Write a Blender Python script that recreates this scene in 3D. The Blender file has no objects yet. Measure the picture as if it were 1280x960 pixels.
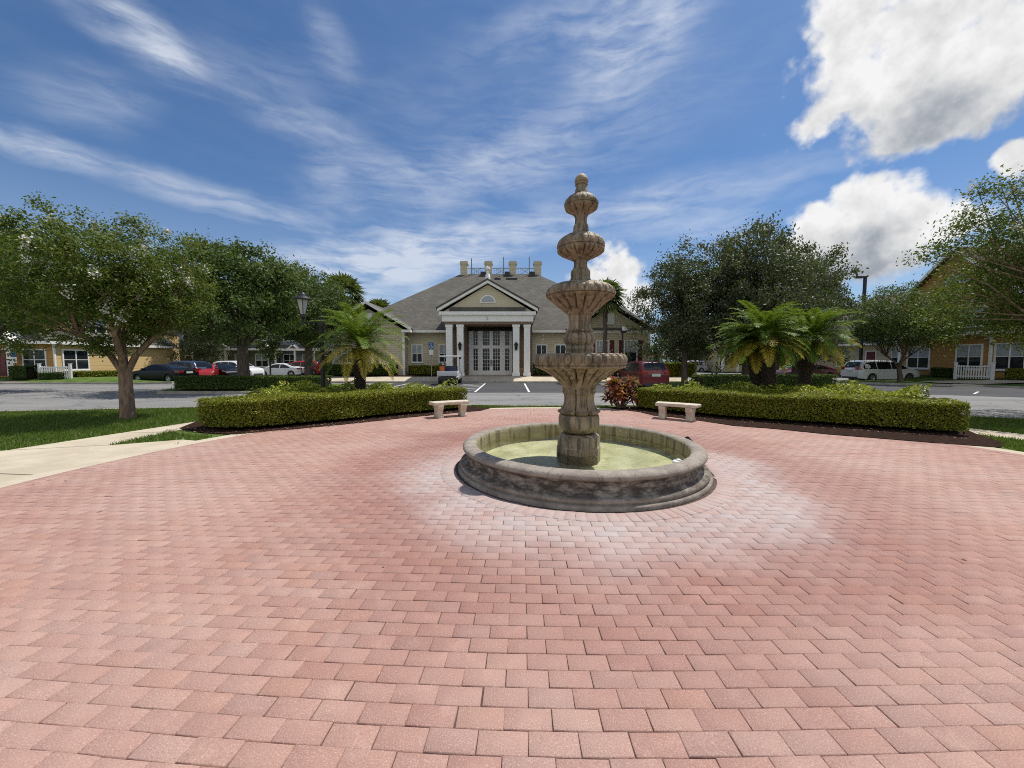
import bpy, bmesh, math, random
import numpy as np
from mathutils import Vector, Matrix
R = math.radians
sc = bpy.context.scene
col = sc.collection
# ------------------------------------------------------------------ camera
CAM_H, F, PITCH = 1.6, 470.0, R(3.5)
cp, sp = math.cos(PITCH), math.sin(PITCH)
def ray(px, py):
    cx, cy = (px-640)/F, (480-py)/F
    return Vector((cx, cp+cy*sp, -sp+cy*cp))
def gp(px, py, z=0.0):
    d = ray(px, py); t = (z-CAM_H)/d.z
    return Vector((d.x*t, d.y*t, z))
def at(px, py, Y):
    d = ray(px, py); t = Y/d.y
    return Vector((d.x*t, Y, CAM_H+d.z*t))
cam = bpy.data.cameras.new('camera'); cam_o = bpy.data.objects.new('camera', cam); col.objects.link(cam_o)
cam.sensor_width = 36; cam.lens = F/1280*36; cam.clip_end = 5000; cam.clip_start = .05
cam_o.location = (0, 0, CAM_H); cam_o.rotation_euler = (R(90)-PITCH, 0, 0)
sc.camera = cam_o
# ------------------------------------------------------------------ node helpers
class NT:
    def __init__(s, t): s.t = t; s.n = t.nodes; s.l = t.links
    def put(s, inp, v):
        if v is None: return
        if isinstance(v, bpy.types.NodeSocket): s.l.new(v, inp)
        else:
            if hasattr(inp.default_value, '__len__') and not hasattr(v, '__len__'): v = [v]*len(inp.default_value)
            if hasattr(v, '__len__') and len(inp.default_value) == 4 and len(v) == 3: v = (*v, 1)
            inp.default_value = v
    def new(s, typ, out=0, ins=None, **kw):
        n = s.n.new(typ)
        for k, v in kw.items(): setattr(n, k, v)
        for k, v in (ins or {}).items(): s.put(n.inputs[k], v)
        return n.outputs[out] if out is not None else n
    def m(s, op, a, b=None, c=None, clamp=False):
        n = s.n.new('ShaderNodeMath'); n.operation = op; n.use_clamp = clamp
        for i, v in enumerate((a, b, c)): s.put(n.inputs[i], v)
        return n.outputs[0]
    def vm(s, op, a, b=None, out=0):
        n = s.n.new('ShaderNodeVectorMath'); n.operation = op
        s.put(n.inputs[0], a)
        if b is not None: s.put(n.inputs[3 if op == 'SCALE' else 1], b)
        return n.outputs[out]
    def mix(s, f, a, b, blend='MIX'):
        n = s.n.new('ShaderNodeMix'); n.data_type = 'RGBA'; n.blend_type = blend
        s.put(n.inputs[0], f); s.put(n.inputs[6], a); s.put(n.inputs[7], b)
        return n.outputs[2]
    def noise(s, vec, scale, detail=3, rough=.55, dist=0, out=0):
        return s.new('ShaderNodeTexNoise', out, {'Vector': vec, 'Scale': scale, 'Detail': detail, 'Roughness': rough, 'Distortion': dist})
    def ss(s, v, a, b, c=0, d=1):
        n = s.n.new('ShaderNodeMapRange'); n.interpolation_type = 'SMOOTHSTEP'
        for i, x in enumerate((v, a, b, c, d)): s.put(n.inputs[i], x)
        return n.outputs[0]
    def ramp(s, f, stops, interp='LINEAR'):
        n = s.n.new('ShaderNodeValToRGB'); cr = n.color_ramp; cr.interpolation = interp
        while len(cr.elements) < len(stops): cr.elements.new(.5)
        for e, (p, c) in zip(cr.elements, stops): e.position = p; e.color = (*c, 1)
        s.put(n.inputs[0], f); return n.outputs[0]
    def bump(s, h, strength=.3, dist=.02, normal=None):
        return s.new('ShaderNodeBump', 0, {'Height': h, 'Strength': strength, 'Distance': dist, 'Normal': normal})
def newmat(name):
    m = bpy.data.materials.new(name); m.use_nodes = True
    t = NT(m.node_tree); p = t.n['Principled BSDF']; out = t.n['Material Output']
    return m, t, p, out
def mat(name, c1, c2=None, scale=3.0, rough=.7, bump=0, bscale=None, bdist=.01, metal=0, spec=.5, coat=0, coords='Object', detail=5, stretch=None):
    m, t, p, o = newmat(name)
    co = t.new('ShaderNodeTexCoord', coords)
    if stretch: co = t.vm('MULTIPLY', co, stretch)
    c2 = c2 or tuple(x*.8 for x in c1)
    n = t.noise(co, scale, detail, .6)
    t.put(p.inputs['Base Color'], t.mix(t.ss(n, .35, .65), c1, c2))
    t.put(p.inputs['Roughness'], rough); t.put(p.inputs['Metallic'], metal); t.put(p.inputs['Specular IOR Level'], spec)
    t.put(p.inputs['Coat Weight'], coat); p.inputs['Coat Roughness'].default_value = .05
    if bump: t.put(p.inputs['Normal'], t.bump(t.noise(co, bscale or scale*4, 4, .6), bump, bdist))
    return m
def leafmat(name, stops, trans=.35, rough=.55, spec=.3):
    m, t, p, o = newmat(name)
    rnd = t.new('ShaderNodeNewGeometry', 'Random Per Island')
    c = t.ramp(rnd, stops)
    t.put(p.inputs['Base Color'], c); t.put(p.inputs['Roughness'], rough); t.put(p.inputs['Specular IOR Level'], spec)
    tr = t.new('ShaderNodeBsdfTranslucent', 0, {'Color': t.mix(.5, c, (.25, .32, .02))})
    t.put(o.inputs['Surface'], t.new('ShaderNodeMixShader', 0, {0: trans, 1: p.outputs[0], 2: tr}))
    return m
# ------------------------------------------------------------------ mesh helpers
def np_mesh(name, V, Q, m, parent=None, smooth=False):
    V = np.asarray(V, np.float32).reshape(-1, 3); Q = np.asarray(Q, np.int32); k = Q.shape[1]
    if parent is not None: V = V - np.array(wloc(parent), np.float32)
    me = bpy.data.meshes.new(name)
    me.vertices.add(len(V)); me.vertices.foreach_set('co', V.ravel())
    me.loops.add(Q.size); me.loops.foreach_set('vertex_index', Q.ravel())
    me.polygons.add(len(Q)); me.polygons.foreach_set('loop_start', np.arange(0, Q.size, k, dtype=np.int32))
    me.update(calc_edges=True); me.validate()
    if smooth: me.polygons.foreach_set('use_smooth', np.ones(len(Q), bool))
    me.materials.append(m)
    o = bpy.data.objects.new(name, me); col.objects.link(o); o.parent = parent
    return o
def wloc(o):
    v = Vector((0, 0, 0))
    while o is not None: v += o.location; o = o.parent
    return v
class MB:
    """collects shapes, build() links them as ONE mesh object (coordinates are world when the parent stands elsewhere)"""
    def __init__(s): s.v = []; s.f = []; s.mi = []; s.cur = 0; s.pc = []
    def add(s, vs, fs):
        b = len(s.v); s.pc.append((b, len(s.f), len(vs), len(fs))); s.v += [tuple(x) for x in vs]; s.f += [tuple(i+b for i in f) for f in fs]; s.mi += [s.cur]*len(fs); return s
    def box(s, x0, x1, y0, y1, z0, z1, M=None):
        vs = [(x, y, z) for z in (z0, z1) for y in (y0, y1) for x in (x0, x1)]
        if M is not None: vs = [M @ Vector(v) for v in vs]
        return s.add(vs, [(0, 2, 3, 1), (4, 5, 7, 6), (0, 1, 5, 4), (2, 6, 7, 3), (0, 4, 6, 2), (1, 3, 7, 5)])
    def poly(s, pts): return s.add(pts, [tuple(range(len(pts)))])
    def prism(s, pts, d):
        n = len(pts); d = Vector(d); a = [Vector(p) for p in pts]; b = [p+d for p in a]
        return s.add(a+b, [tuple(range(n))[::-1], tuple(range(n, 2*n))] + [(i, (i+1) % n, n+(i+1) % n, n+i) for i in range(n)])
    def tube(s, pts, rad, n=8, cap=True):
        pts = [Vector(p) for p in pts]; rad = rad if hasattr(rad, '__len__') else [rad]*len(pts)
        vs, fs = [], []; side = None
        for i, p in enumerate(pts):
            t = (pts[min(i+1, len(pts)-1)]-pts[max(i-1, 0)]).normalized()
            if side is None: side = t.orthogonal().normalized()
            else: side = (side - t*side.dot(t)).normalized()
            up = t.cross(side)
            for k in range(n):
                a = 2*math.pi*k/n; vs.append(p+(side*math.cos(a)+up*math.sin(a))*rad[i])
        for i in range(len(pts)-1):
            for k in range(n): fs.append((i*n+k, i*n+(k+1) % n, (i+1)*n+(k+1) % n, (i+1)*n+k))
        if cap: fs += [tuple(range(n))[::-1], tuple(range((len(pts)-1)*n, len(pts)*n))]
        return s.add(vs, fs)
    def lathe(s, prof, n=32, c=(0, 0, 0), fn=None, close=False):
        vs, fs = [], []
        for i, (r, z) in enumerate(prof):
            for k in range(n):
                a = 2*math.pi*k/n; rr = fn(r, z, a, i) if fn else r
                vs.append((c[0]+rr*math.cos(a), c[1]+rr*math.sin(a), c[2]+z))
        for i in range(len(prof)-1):
            for k in range(n): fs.append((i*n+k, i*n+(k+1) % n, (i+1)*n+(k+1) % n, (i+1)*n+k))
        if close: fs += [tuple(range(n))[::-1], tuple(range((len(prof)-1)*n, len(prof)*n))]
        return s.add(vs, fs)
    def fbox(s, P, u, n, x0, x1, z0, z1, d0, d1):
        P = Vector(P); u = Vector(u); n = Vector(n); k = Vector((0, 0, 1))
        vs = [P+u*x+n*d+k*z for z in (z0, z1) for d in (d0, d1) for x in (x0, x1)]
        return s.add(vs, [(0, 2, 3, 1), (4, 5, 7, 6), (0, 1, 5, 4), (2, 6, 7, 3), (0, 4, 6, 2), (1, 3, 7, 5)])
    def build_each(s, name, m, parent=None, **k):
        for v0, f0, nv, nf in s.pc:
            p = MB(); p.add(s.v[v0:v0+nv], [tuple(i-v0 for i in f) for f in s.f[f0:f0+nf]]); o = p.build(name, m, parent, **k)
        return o
    def build(s, name, m, parent=None, smooth=False, bevel=0, angle=40):
        me = bpy.data.meshes.new(name); v = s.v
        if parent is not None:
            w = wloc(parent); v = [(a-w.x, b-w.y, c-w.z) for a, b, c in v]
        me.from_pydata(v, [], s.f); me.update()
        ms = m if isinstance(m, (list, tuple)) else [m]
        for x in ms: me.materials.append(x)
        if len(ms) > 1: me.polygons.foreach_set('material_index', s.mi)
        bm = bmesh.new(); bm.from_mesh(me)
        bmesh.ops.recalc_face_normals(bm, faces=bm.faces)
        if bevel: bmesh.ops.bevel(bm, geom=[e for e in bm.edges if len(e.link_faces) == 2 and e.calc_face_angle(0) > R(30)], offset=bevel, segments=2, affect='EDGES', profile=.5)
        if smooth:
            for f in bm.faces: f.smooth = True
            for e in bm.edges:
                if len(e.link_faces) == 2 and e.calc_face_angle(0) > R(angle): e.smooth = False
        bm.to_mesh(me); bm.free()
        o = bpy.data.objects.new(name, me); col.objects.link(o); o.parent = parent
        return o
def tag(o, label=None, cat=None, group=None, kind=None):
    if label: o['label'] = label
    if cat: o['category'] = cat
    if group: o['group'] = group
    if kind: o['kind'] = kind
    return o
def thing(name, loc, label, cat, group=None):
    o = bpy.data.objects.new(name, None); col.objects.link(o); o.location = loc; o.empty_display_size = .2
    return tag(o, label, cat, group)
def copy_tree(o, parent=None):
    c = o.copy(); col.objects.link(c); c.parent = parent
    for ch in list(o.children): copy_tree(ch, c)
    return c
def struct(o): o['kind'] = 'structure'; return o
# ------------------------------------------------------------------ world and sun
SUN_A, SUN_E = R(52), R(65)
sun_dir = Vector((math.cos(SUN_E)*math.sin(SUN_A), math.cos(SUN_E)*math.cos(SUN_A), math.sin(SUN_E)))
sl = bpy.data.lights.new('sun', 'SUN'); sl.energy = 4.6; sl.angle = R(.53); sl.color = (1, .955, .88)
so = bpy.data.objects.new('sun', sl); col.objects.link(so); so.rotation_euler = sun_dir.to_track_quat('Z', 'Y').to_euler()
so.location = (30, 20, 60)
w = bpy.data.worlds.new('World'); sc.world = w; w.use_nodes = True
t = NT(w.node_tree)
sky = t.new('ShaderNodeTexSky', 0, sky_type='NISHITA', sun_disc=False, sun_elevation=SUN_E, sun_rotation=SUN_A, altitude=0, air_density=1.0, dust_density=.6, ozone_density=2.5)
dirv = t.new('ShaderNodeTexCoord', 'Generated')
xyz = t.new('ShaderNodeSeparateXYZ', None, {0: dirv})
az = t.m('ARCTAN2', xyz.outputs[0], xyz.outputs[1]); el = t.m('ARCSINE', xyz.outputs[2])
P = t.new('ShaderNodeCombineXYZ', 0, {0: az, 1: el})
def ae(px, py):
    d = ray(px, py).normalized(); return math.atan2(d.x, d.y), math.asin(d.z)
def blob(px, py, rx, ry, rot=0, vec=None):
    a, e = ae(px, py)
    a1, e1 = ae(px+rx, py); ra = abs(a1-a); a2, e2 = ae(px, py-ry); rb = abs(e2-e)
    mp = t.new('ShaderNodeMapping', 0, {'Vector': vec or P, 'Location': (a, e, 0), 'Rotation': (0, 0, R(rot)), 'Scale': (ra, rb, 1)}, vector_type='TEXTURE')
    return t.m('SUBTRACT', 1, t.vm('LENGTH', mp, out=1))
def union(bs):
    r = bs[0]
    for b in bs[1:]: r = t.m('SMOOTH_MAX', r, b, .25)
    return r
# domain warp for every cloud
warp = t.vm('SCALE', t.vm('SUBTRACT', t.noise(dirv, 5, 4, .6, out=1), (.5, .5, .5)), .05)
PW = t.vm('ADD', P, warp)
PC = t.vm('ADD', P, t.vm('SCALE', t.vm('SUBTRACT', t.noise(dirv, 4, 3, .6, out=1), (.5, .5, .5)), .10))
PC = t.vm('ADD', PC, t.vm('SCALE', t.vm('SUBTRACT', t.noise(dirv, 15, 3, .6, out=1), (.5, .5, .5)), .05))
cum = [(1130, 95, 150, 85, 8), (1225, 70, 170, 105, 0), (1040, 135, 80, 36, 16), (1075, 115, 90, 62, 0), (1060, 40, 90, 85, 0), (1150, 160, 130, 40, 0), (1150, 20, 150, 70, 0),
       (1085, 270, 55, 62, 0), (1120, 300, 100, 50, 0), (1040, 305, 80, 50, 0), (1150, 290, 60, 36, 0), (1080, 335, 130, 26, 0), (1185, 280, 36, 26, 0),
       (772, 340, 42, 42, 0), (755, 365, 60, 36, 0), (790, 372, 40, 30, 0), (1278, 197, 42, 24, 0), (1420, 150, 150, 120, 0)]
# unseen cloud banks added behind the viewer to fill the shaded fronts with light
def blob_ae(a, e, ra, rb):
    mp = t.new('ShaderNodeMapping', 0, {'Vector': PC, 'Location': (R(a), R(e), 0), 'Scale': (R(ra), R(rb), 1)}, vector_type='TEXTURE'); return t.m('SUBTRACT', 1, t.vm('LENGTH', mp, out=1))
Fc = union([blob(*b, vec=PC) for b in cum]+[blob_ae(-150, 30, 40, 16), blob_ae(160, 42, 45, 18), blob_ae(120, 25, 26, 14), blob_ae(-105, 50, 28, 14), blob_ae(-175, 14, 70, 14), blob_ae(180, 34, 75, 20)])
def puff(v):
    a = t.noise(v, 8, 7, .56)
    b = t.new('ShaderNodeTexVoronoi', 0, {'Vector': t.vm('ADD', v, t.vm('SCALE', t.noise(v, 14, 2, .6, out=1), .05)), 'Scale': 17, 'Detail': 1.5, 'Roughness': .55, 'Lacunarity': 2.3}, feature='F1')
    return t.m('SUBTRACT', t.m('MULTIPLY', a, 1.1), t.m('MULTIPLY', b, .36))
p0 = puff(dirv)
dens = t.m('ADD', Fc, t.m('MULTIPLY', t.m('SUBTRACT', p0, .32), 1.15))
cmask = t.ss(t.m('ADD', dens, t.m('MULTIPLY', t.m('SUBTRACT', t.noise(dirv, 34, 4, .6), .5), .42)), -.16, .30)
def lump(v): return t.m('ADD', t.noise(v, 17, 5, .58), t.m('MULTIPLY', t.noise(v, 6, 3, .5), .7))
relief = t.m('MULTIPLY', t.m('SUBTRACT', lump(dirv), lump(t.vm('ADD', dirv, (.016, .008, .03)))), .70)
gb = union([blob(*b, vec=PC) for b in [(1150, 168, 150, 50, 0), (1075, 338, 140, 30, 0), (1240, 160, 120, 45, 0), (1050, 352, 140, 24, 0), (1070, 310, 60, 34, 0)]])
shade = t.ss(gb, -.35, .85)
bright = t.m('ADD', t.m('SUBTRACT', t.m('ADD', .95, t.m('MULTIPLY', t.ss(dens, .7, .1), .08)), t.m('MULTIPLY', shade, .36)), relief, clamp=False)
bright = t.m('MINIMUM', t.m('MAXIMUM', bright, .42), 1.08)
# cirrus: a sheet of stretched streaks
sheet = t.vm('MULTIPLY', PW, (1.0, 2.6, 1))
rotd = t.new('ShaderNodeMapping', 0, {'Vector': sheet, 'Rotation': (0, 0, R(-14)), 'Scale': (2.8, 6.6, 1)})
c1 = t.noise(rotd, 2.2, 8, .62, .5)
c2 = t.noise(t.vm('MULTIPLY', PW, (4.5, 10, 1)), 1.5, 7, .55, .2)
streaks = [(165, 40, 90, 40, -18, .8), (205, 60, 60, 26, -30, .5), (110, 125, 90, 40, 14, .4), (40, 180, 90, 22, 0, .75), (240, 243, 170, 20, -5, .7), (390, 160, 110, 34, -10, .5),
           (415, 55, 40, 36, -40, .4), (410, 215, 30, 30, -60, .35), (545, 235, 220, 50, 14, .42), (500, 320, 170, 32, 8, .9), (620, 300, 260, 34, 10, .8), (470, 365, 160, 44, 0, .85),
           (800, 40, 120, 75, 18, 1.0), (700, 25, 160, 40, 8, .5), (690, 190, 290, 60, 10, .36), (870, 255, 230, 36, 5, .55), (300, 85, 130, 40, 10, .15), (600, 130, 260, 60, 4, .14), (880, 300, 120, 30, 0, .4)]
cf = None
for x, y, rx, ry, ro, am in streaks:
    b = t.m('MULTIPLY', t.ss(blob(x, y, rx*1.35, ry*1.5, ro, PW), 0, .85), am)
    cf = b if cf is None else t.m('ADD', cf, b)
tex = t.ss(t.m('ADD', t.m('MULTIPLY', c1, .6), t.m('MULTIPLY', c2, .5)), .34, .78)
cirr = t.m('MINIMUM', t.m('ADD', t.m('MULTIPLY', cf, t.m('ADD', t.m('MULTIPLY', tex, .72), .05)), t.m('MULTIPLY', tex, .03)), .78)
hz = t.ss(el, .0, .42, .30, 0)
tint = t.mix(1.0, sky, (.60, .82, 1.03), 'MULTIPLY')
s1 = t.mix(t.m('MAXIMUM', cirr, hz), tint, (7.2, 7.7, 8.6))
ccol = t.vm('SCALE', t.mix(t.ss(bright, .4, .95), (.80, .88, 1.0), (1, 1, 1)), t.m('MULTIPLY', bright, 8.5))
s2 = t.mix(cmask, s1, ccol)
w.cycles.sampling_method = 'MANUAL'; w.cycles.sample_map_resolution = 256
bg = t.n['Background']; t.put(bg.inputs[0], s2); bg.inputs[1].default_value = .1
sc.view_settings.view_transform = 'Standard'; sc.view_settings.look = 'None'
sc.view_settings.exposure = 0.0; sc.view_settings.gamma = 1
sc.cycles.use_denoising = False; sc.cycles.filter_width = 1.0
sc.cycles.max_bounces = 8; sc.cycles.transparent_max_bounces = 12; sc.cycles.caustics_reflective = False; sc.cycles.caustics_refractive = False
sc.cycles.sample_clamp_indirect = 6
# ================================================================== GROUND
rng = np.random.default_rng(7)
FX, FY = 1.03, 5.75            # fountain axis
PCX, PCY, PR = 1.2, 5.0, 7.65  # paved circle
ROAD = -.12
def sheet(name, pts, z, m, kind='structure', parent=None):
    mb = MB(); mb.poly([(p[0], p[1], p[2] if len(p) > 2 else z) for p in pts]); o = mb.build(name, m, parent)
    bm = bmesh.new(); bm.from_mesh(o.data); bmesh.ops.triangulate(bm, faces=bm.faces)
    for f in bm.faces:
        if f.normal.z < 0: f.normal_flip()
    bm.to_mesh(o.data); bm.free()
    o['kind'] = kind; return o
m_lawn = mat('lawn_grass', (.06, .12, .022), (.13, .175, .045), 1.1, .9, .6, 60, .03, spec=.1)
m_ground = mat('far_ground', (.07, .11, .03), (.10, .12, .05), .15, .95, spec=.1)
def asphalt(name, a, b):
    m, t_, p, o = newmat(name); co = t_.new('ShaderNodeTexCoord', 'Object')
    big = t_.noise(t_.vm('MULTIPLY', co, (.35, 1.3, 1)), .5, 6, .65); fine = t_.noise(co, 55, 3, .7)
    c = t_.mix(t_.ss(big, .35, .68), a, b)
    c = t_.mix(t_.m('MULTIPLY', t_.ss(fine, .4, .7), .5), c, tuple(x*.55 for x in a))
    cr = t_.new('ShaderNodeTexVoronoi', 0, {'Vector': t_.vm('ADD', co, t_.vm('SCALE', t_.noise(co, 1.2, 4, .6, out=1), 1.4)), 'Scale': .28}, feature='DISTANCE_TO_EDGE')
    c = t_.mix(t_.ss(cr, .0, .012, .55, 0), c, (.02, .02, .02))
    t_.put(p.inputs['Base Color'], c); p.inputs['Roughness'].default_value = .85; p.inputs['Specular IOR Level'].default_value = .25
    t_.put(p.inputs['Normal'], t_.bump(fine, .5, .01)); return m
m_road = asphalt('worn_asphalt', (.26, .255, .245), (.18, .177, .172))
m_stall = asphalt('sealed_asphalt', (.062, .063, .068), (.085, .085, .088))
m_conc = mat('pale_concrete', (.55, .48, .37), (.45, .385, .285), 1.2, .85, .3, 40, .006, spec=.2)
m_kerb = mat('kerb_concrete', (.42, .40, .35), (.30, .28, .24), 2.0, .85, spec=.2)
m_joint0 = mat('joint_filler', (.06, .05, .04), (.10, .085, .07), 8, .9)
m_white = mat('white_line_paint', (.75, .75, .72), (.6, .6, .57), 5, .7)
m_mulch = mat('bark_mulch', (.055, .028, .018), (.025, .013, .009), 14, .95, 1.0, 60, .04, spec=.1)
sheet('ground', [(-1500, -1500), (1500, -1500), (1500, 1500), (-1500, 1500)], ROAD-.03, m_ground)
sheet('road', [(-36, -30), (34, -30), (34, 66), (-34.2, 66), (-34.2, 30), (-60, 30), (-60, -30)], ROAD, m_road)
ISLE = [(-60, 9.5), (-40, 10.6), (-25, 11.5), (-16.2, 11.9), (-11.3, 12.9), (-8, 13.7), (-5, 14.0), (-2, 13.75), (0, 13.45), (2, 13.4), (4, 13.6), (8, 13.6), (10.5, 13.1), (12.2, 12.0), (13.3, 10.8), (14.4, 10.2), (18, 8.4), (22, 5.5), (25, 1), (25, -25), (-60, -25)]
sheet('lawn', ISLE, -.012, m_lawn)
def kerb(name, line, wdt=.16, top=.0, base=ROAD, m=m_kerb):
    mb = MB()
    for i in range(len(line)-1):
        a = Vector((*line[i][:2], 0)); b = Vector((*line[i+1][:2], 0)); d = (b-a).normalized(); nrm = Vector((-d.y, d.x, 0))*wdt
        q = [a, b, b+nrm, a+nrm]
        mb.prism([(p.x, p.y, base-.02) for p in q], (0, 0, top-base+.02+.0007*(i % 2)))
    return struct(mb.build(name, m))
kerb('kerb', ISLE[:20], .17, .002)
# concrete band and sidewalks
def ring(name, c, r0, r1, z0, z1, m, a0=0, a1=360, n=96):
    mb = MB(); vs = []
    for i in range(n+1):
        a = R(a0+(a1-a0)*i/n)
        for r, z in ((r0, z0), (r0, z1), (r1, z1), (r1, z0)): vs.append((c[0]+r*math.cos(a), c[1]+r*math.sin(a), z))
    fs = [(i*4+k, i*4+(k+1) % 4, i*4+4+(k+1) % 4, i*4+4+k) for i in range(n) for k in range(4)]
    mb.add(vs, fs); return mb.build(name, m)
struct(ring('concrete_band', (PCX, PCY), PR+.01, PR+.30, -.1, .002, m_conc, n=128))
sw = sheet('sidewalk', [(-6.62, 5.0), (-6.62, 5.6), (-6.60, 6.0), (-6.58, 6.6), (-6.5, 7.1), (-6.35, 7.5), (-6.75, 7.62), (-7.72, 7.08), (-7.78, 9.3), (-7.3, 11.2), (-8.0, 11.6), (-8.4, 9.9), (-9.1, 6.7), (-10.2, 5.6), (-14, 4.6), (-14, 2.6), (-7.2, 2.6), (-6.8, 3.6)], -.006, m_conc)
for a, b in (((-9.08, 6.68), (-7.74, 7.1)), ((-8.72, 8.3), (-7.76, 8.42)), ((-10.2, 5.58), (-6.62, 5.2))):
    a, b = Vector((*a, 0)), Vector((*b, 0)); n_ = Vector((-(b-a).y, (b-a).x, 0)).normalized()*.007; sheet('expansion_joint', [a-n_, b-n_, b+n_, a+n_], -.002, m_joint0)
sheet('sidewalk', [(9.6, 10.2), (10.5, 10.1), (11.2, 8.3), (11.6, 6.2), (12.5, 3), (11.4, 3), (10.6, 6.0), (10.3, 7.7)], -.006, m_conc)
# sub-base that shows between the pavers
m_joint = mat('joint_sand', (.075, .045, .035), (.12, .085, .07), 6, .95)
mb = MB(); mb.poly([(PCX+PR*math.cos(R(a)), PCY+PR*math.sin(R(a)), -.008) for a in range(0, 360, 3)]); struct(mb.build('paving_bed', m_joint))
# ------------------------------------------------------------------ pavers: every brick modelled, chamfered, slightly uneven
def paver_material():
    m, t, p, o = newmat('brick_pavers'); g = t.new('ShaderNodeNewGeometry', None); rnd = g.outputs['Random Per Island']
    co = t.new('ShaderNodeTexCoord', 'Object')
    c = t.ramp(rnd, [(0, (.405, .230, .182)), (.16, (.435, .258, .205)), (.34, (.415, .236, .188)), (.52, (.45, .274, .215)), (.68, (.38, .198, .155)), (.80, (.43, .242, .178)), (.9, (.36, .212, .175)), (1, (.445, .282, .228))])
    big = t.noise(t.vm('MULTIPLY', co, (.5, 1, 1)), .55, 5, .6)
    c = t.mix(t.ss(big, .42, .66, 0, .42), c, (.51, .39, .335))
    dk = t.noise(t.vm('ADD', co, (9, 3, 0)), .42, 5, .6)
    c = t.mix(t.ss(dk, .46, .68, 0, .5), c, t.mix(1, c, (.74, .58, .56), 'MULTIPLY'))
    within = t.noise(co, 5, 4, .65)
    c = t.mix(t.ss(within, .48, .75, 0, .5), c, (.58, .37, .29))
    spk = t.noise(co, 150, 2, .75)
    c = t.mix(t.ss(spk, .56, .68, 0, .5), c, (.74, .60, .50)); c = t.mix(t.ss(spk, .44, .34, 0, .55), c, (.26, .10, .08))
    c = t.mix(.14, c, (.46, .345, .30))
    c = t.mix(t.ss(t.noise(t.vm('ADD', co, (3, 7, 0)), 1.3, 7, .7), .50, .72, 0, .35), c, (.30, .165, .135))
    c = t.mix(1, c, (.95, .93, .93), 'MULTIPLY')
    # lime bloom from the fountain's spray, and the damp algae stain round it
    dv = t.vm('SUBTRACT', co, (FX+.15, FY-.15, 0)); r = t.vm('LENGTH', t.vm('MULTIPLY', dv, (1, 1, 0)), out=1)
    rn = t.m('ADD', r, t.m('MULTIPLY', t.m('SUBTRACT', t.noise(co, .9, 5, .6), .5), 1.5))
    dy = t.new('ShaderNodeSeparateXYZ', 1, {0: dv})
    front = t.ss(dy, -.2, 1.5, 1, .2)
    damp = t.m('MULTIPLY', t.ss(rn, 2.2, 2.9), t.ss(rn, 4.4, 3.2))
    c = t.mix(t.m('MULTIPLY', damp, .55), c, t.mix(1, c, (.66, .5, .5), 'MULTIPLY'))
    bl = t.m('MULTIPLY', t.ss(rn, 3.2, 2.0), t.ss(r, 1.9, 2.2, .75, 1))
    bl = t.m('MULTIPLY', t.m('MULTIPLY', bl, front), t.ss(t.m('ADD', t.noise(co, 3.0, 8, .75), t.m('MULTIPLY', rnd, .14)), .30, .74, .35, 1))
    c = t.mix(t.m('MULTIPLY', bl, .66), c, (.47, .455, .455))
    t.put(p.inputs['Base Color'], c); p.inputs['Roughness'].default_value = .78; p.inputs['Specular IOR Level'].default_value = .3
    t.put(p.inputs['Normal'], t.bump(t.m('ADD', t.noise(co, 110, 4, .7), t.m('MULTIPLY', t.noise(co, 22, 3, .6), .8)), .55, .006))
    return m
m_paver = paver_material()
def bricks(C, ang, L, W, top, jit, ch=.004, gap=.0016):
    n = len(C); L = L/2-gap; W = W/2-gap
    ring_in = np.array([(-L+ch, -W+ch), (L-ch, -W+ch), (L-ch, W-ch), (-L+ch, W-ch)])
    ring_out = np.array([(-L, -W), (L, -W), (L, W), (-L, W)])
    prof = [(ring_in, 0.0), (ring_out, -ch*.8), (ring_out, -.03)]
    a = ang + rng.normal(0, .006*jit, n); ca, sa = np.cos(a), np.sin(a)
    dz = rng.normal(0, .0009*jit, n); tx = rng.normal(0, .005*jit, n); ty = rng.normal(0, .007*jit, n)
    off = rng.normal(0, .0012*jit, (n, 2)); V = np.zeros((n, 12, 3))
    for i, (rg, z) in enumerate(prof):
        for k in range(4):
            x, y = rg[k]; V[:, i*4+k, 0] = C[:, 0]+off[:, 0]+ca*x-sa*y; V[:, i*4+k, 1] = C[:, 1]+off[:, 1]+sa*x+ca*y
            V[:, i*4+k, 2] = top+dz+z+(tx*x+ty*y)
    q = [(0, 1, 2, 3)] + [(4+k, 4+(k+1) % 4, (k+1) % 4, k) for k in range(4)] + [(8+k, 8+(k+1) % 4, 4+(k+1) % 4, 4+k) for k in range(4)]
    Q = (np.array(q)[None]+12*np.arange(n)[:, None, None]).reshape(-1, 4)
    return V.reshape(-1, 3), Q
BL, BW, BROT = .2165, .1075, R(-1.6)
pts = []; angs = []
for j in range(-85, 90):
    for i in range(-44, 46):
        x = (i+(.5 if j % 2 else 0))*BL; y = j*BW
        X = PCX+.05+x*math.cos(BROT)-y*math.sin(BROT); Y = PCY+x*math.sin(BROT)+y*math.cos(BROT)
        kf = .03*math.exp(-((Y-1)/1.6)**2); Y += kf*X*X/(1+X*X/9)
        if math.hypot(X-PCX, Y-PCY) < PR-.12 and math.hypot(X-FX, Y-FY) > 1.97 and Y > -2.8: pts.append((X, Y)); angs.append(BROT+kf*2*X/(1+X*X/9)**2)
V1, Q1 = bricks(np.array(pts), np.array(angs), BL, BW, 0, 1)
struct(np_mesh('pavers', V1, Q1, m_paver))
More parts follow.
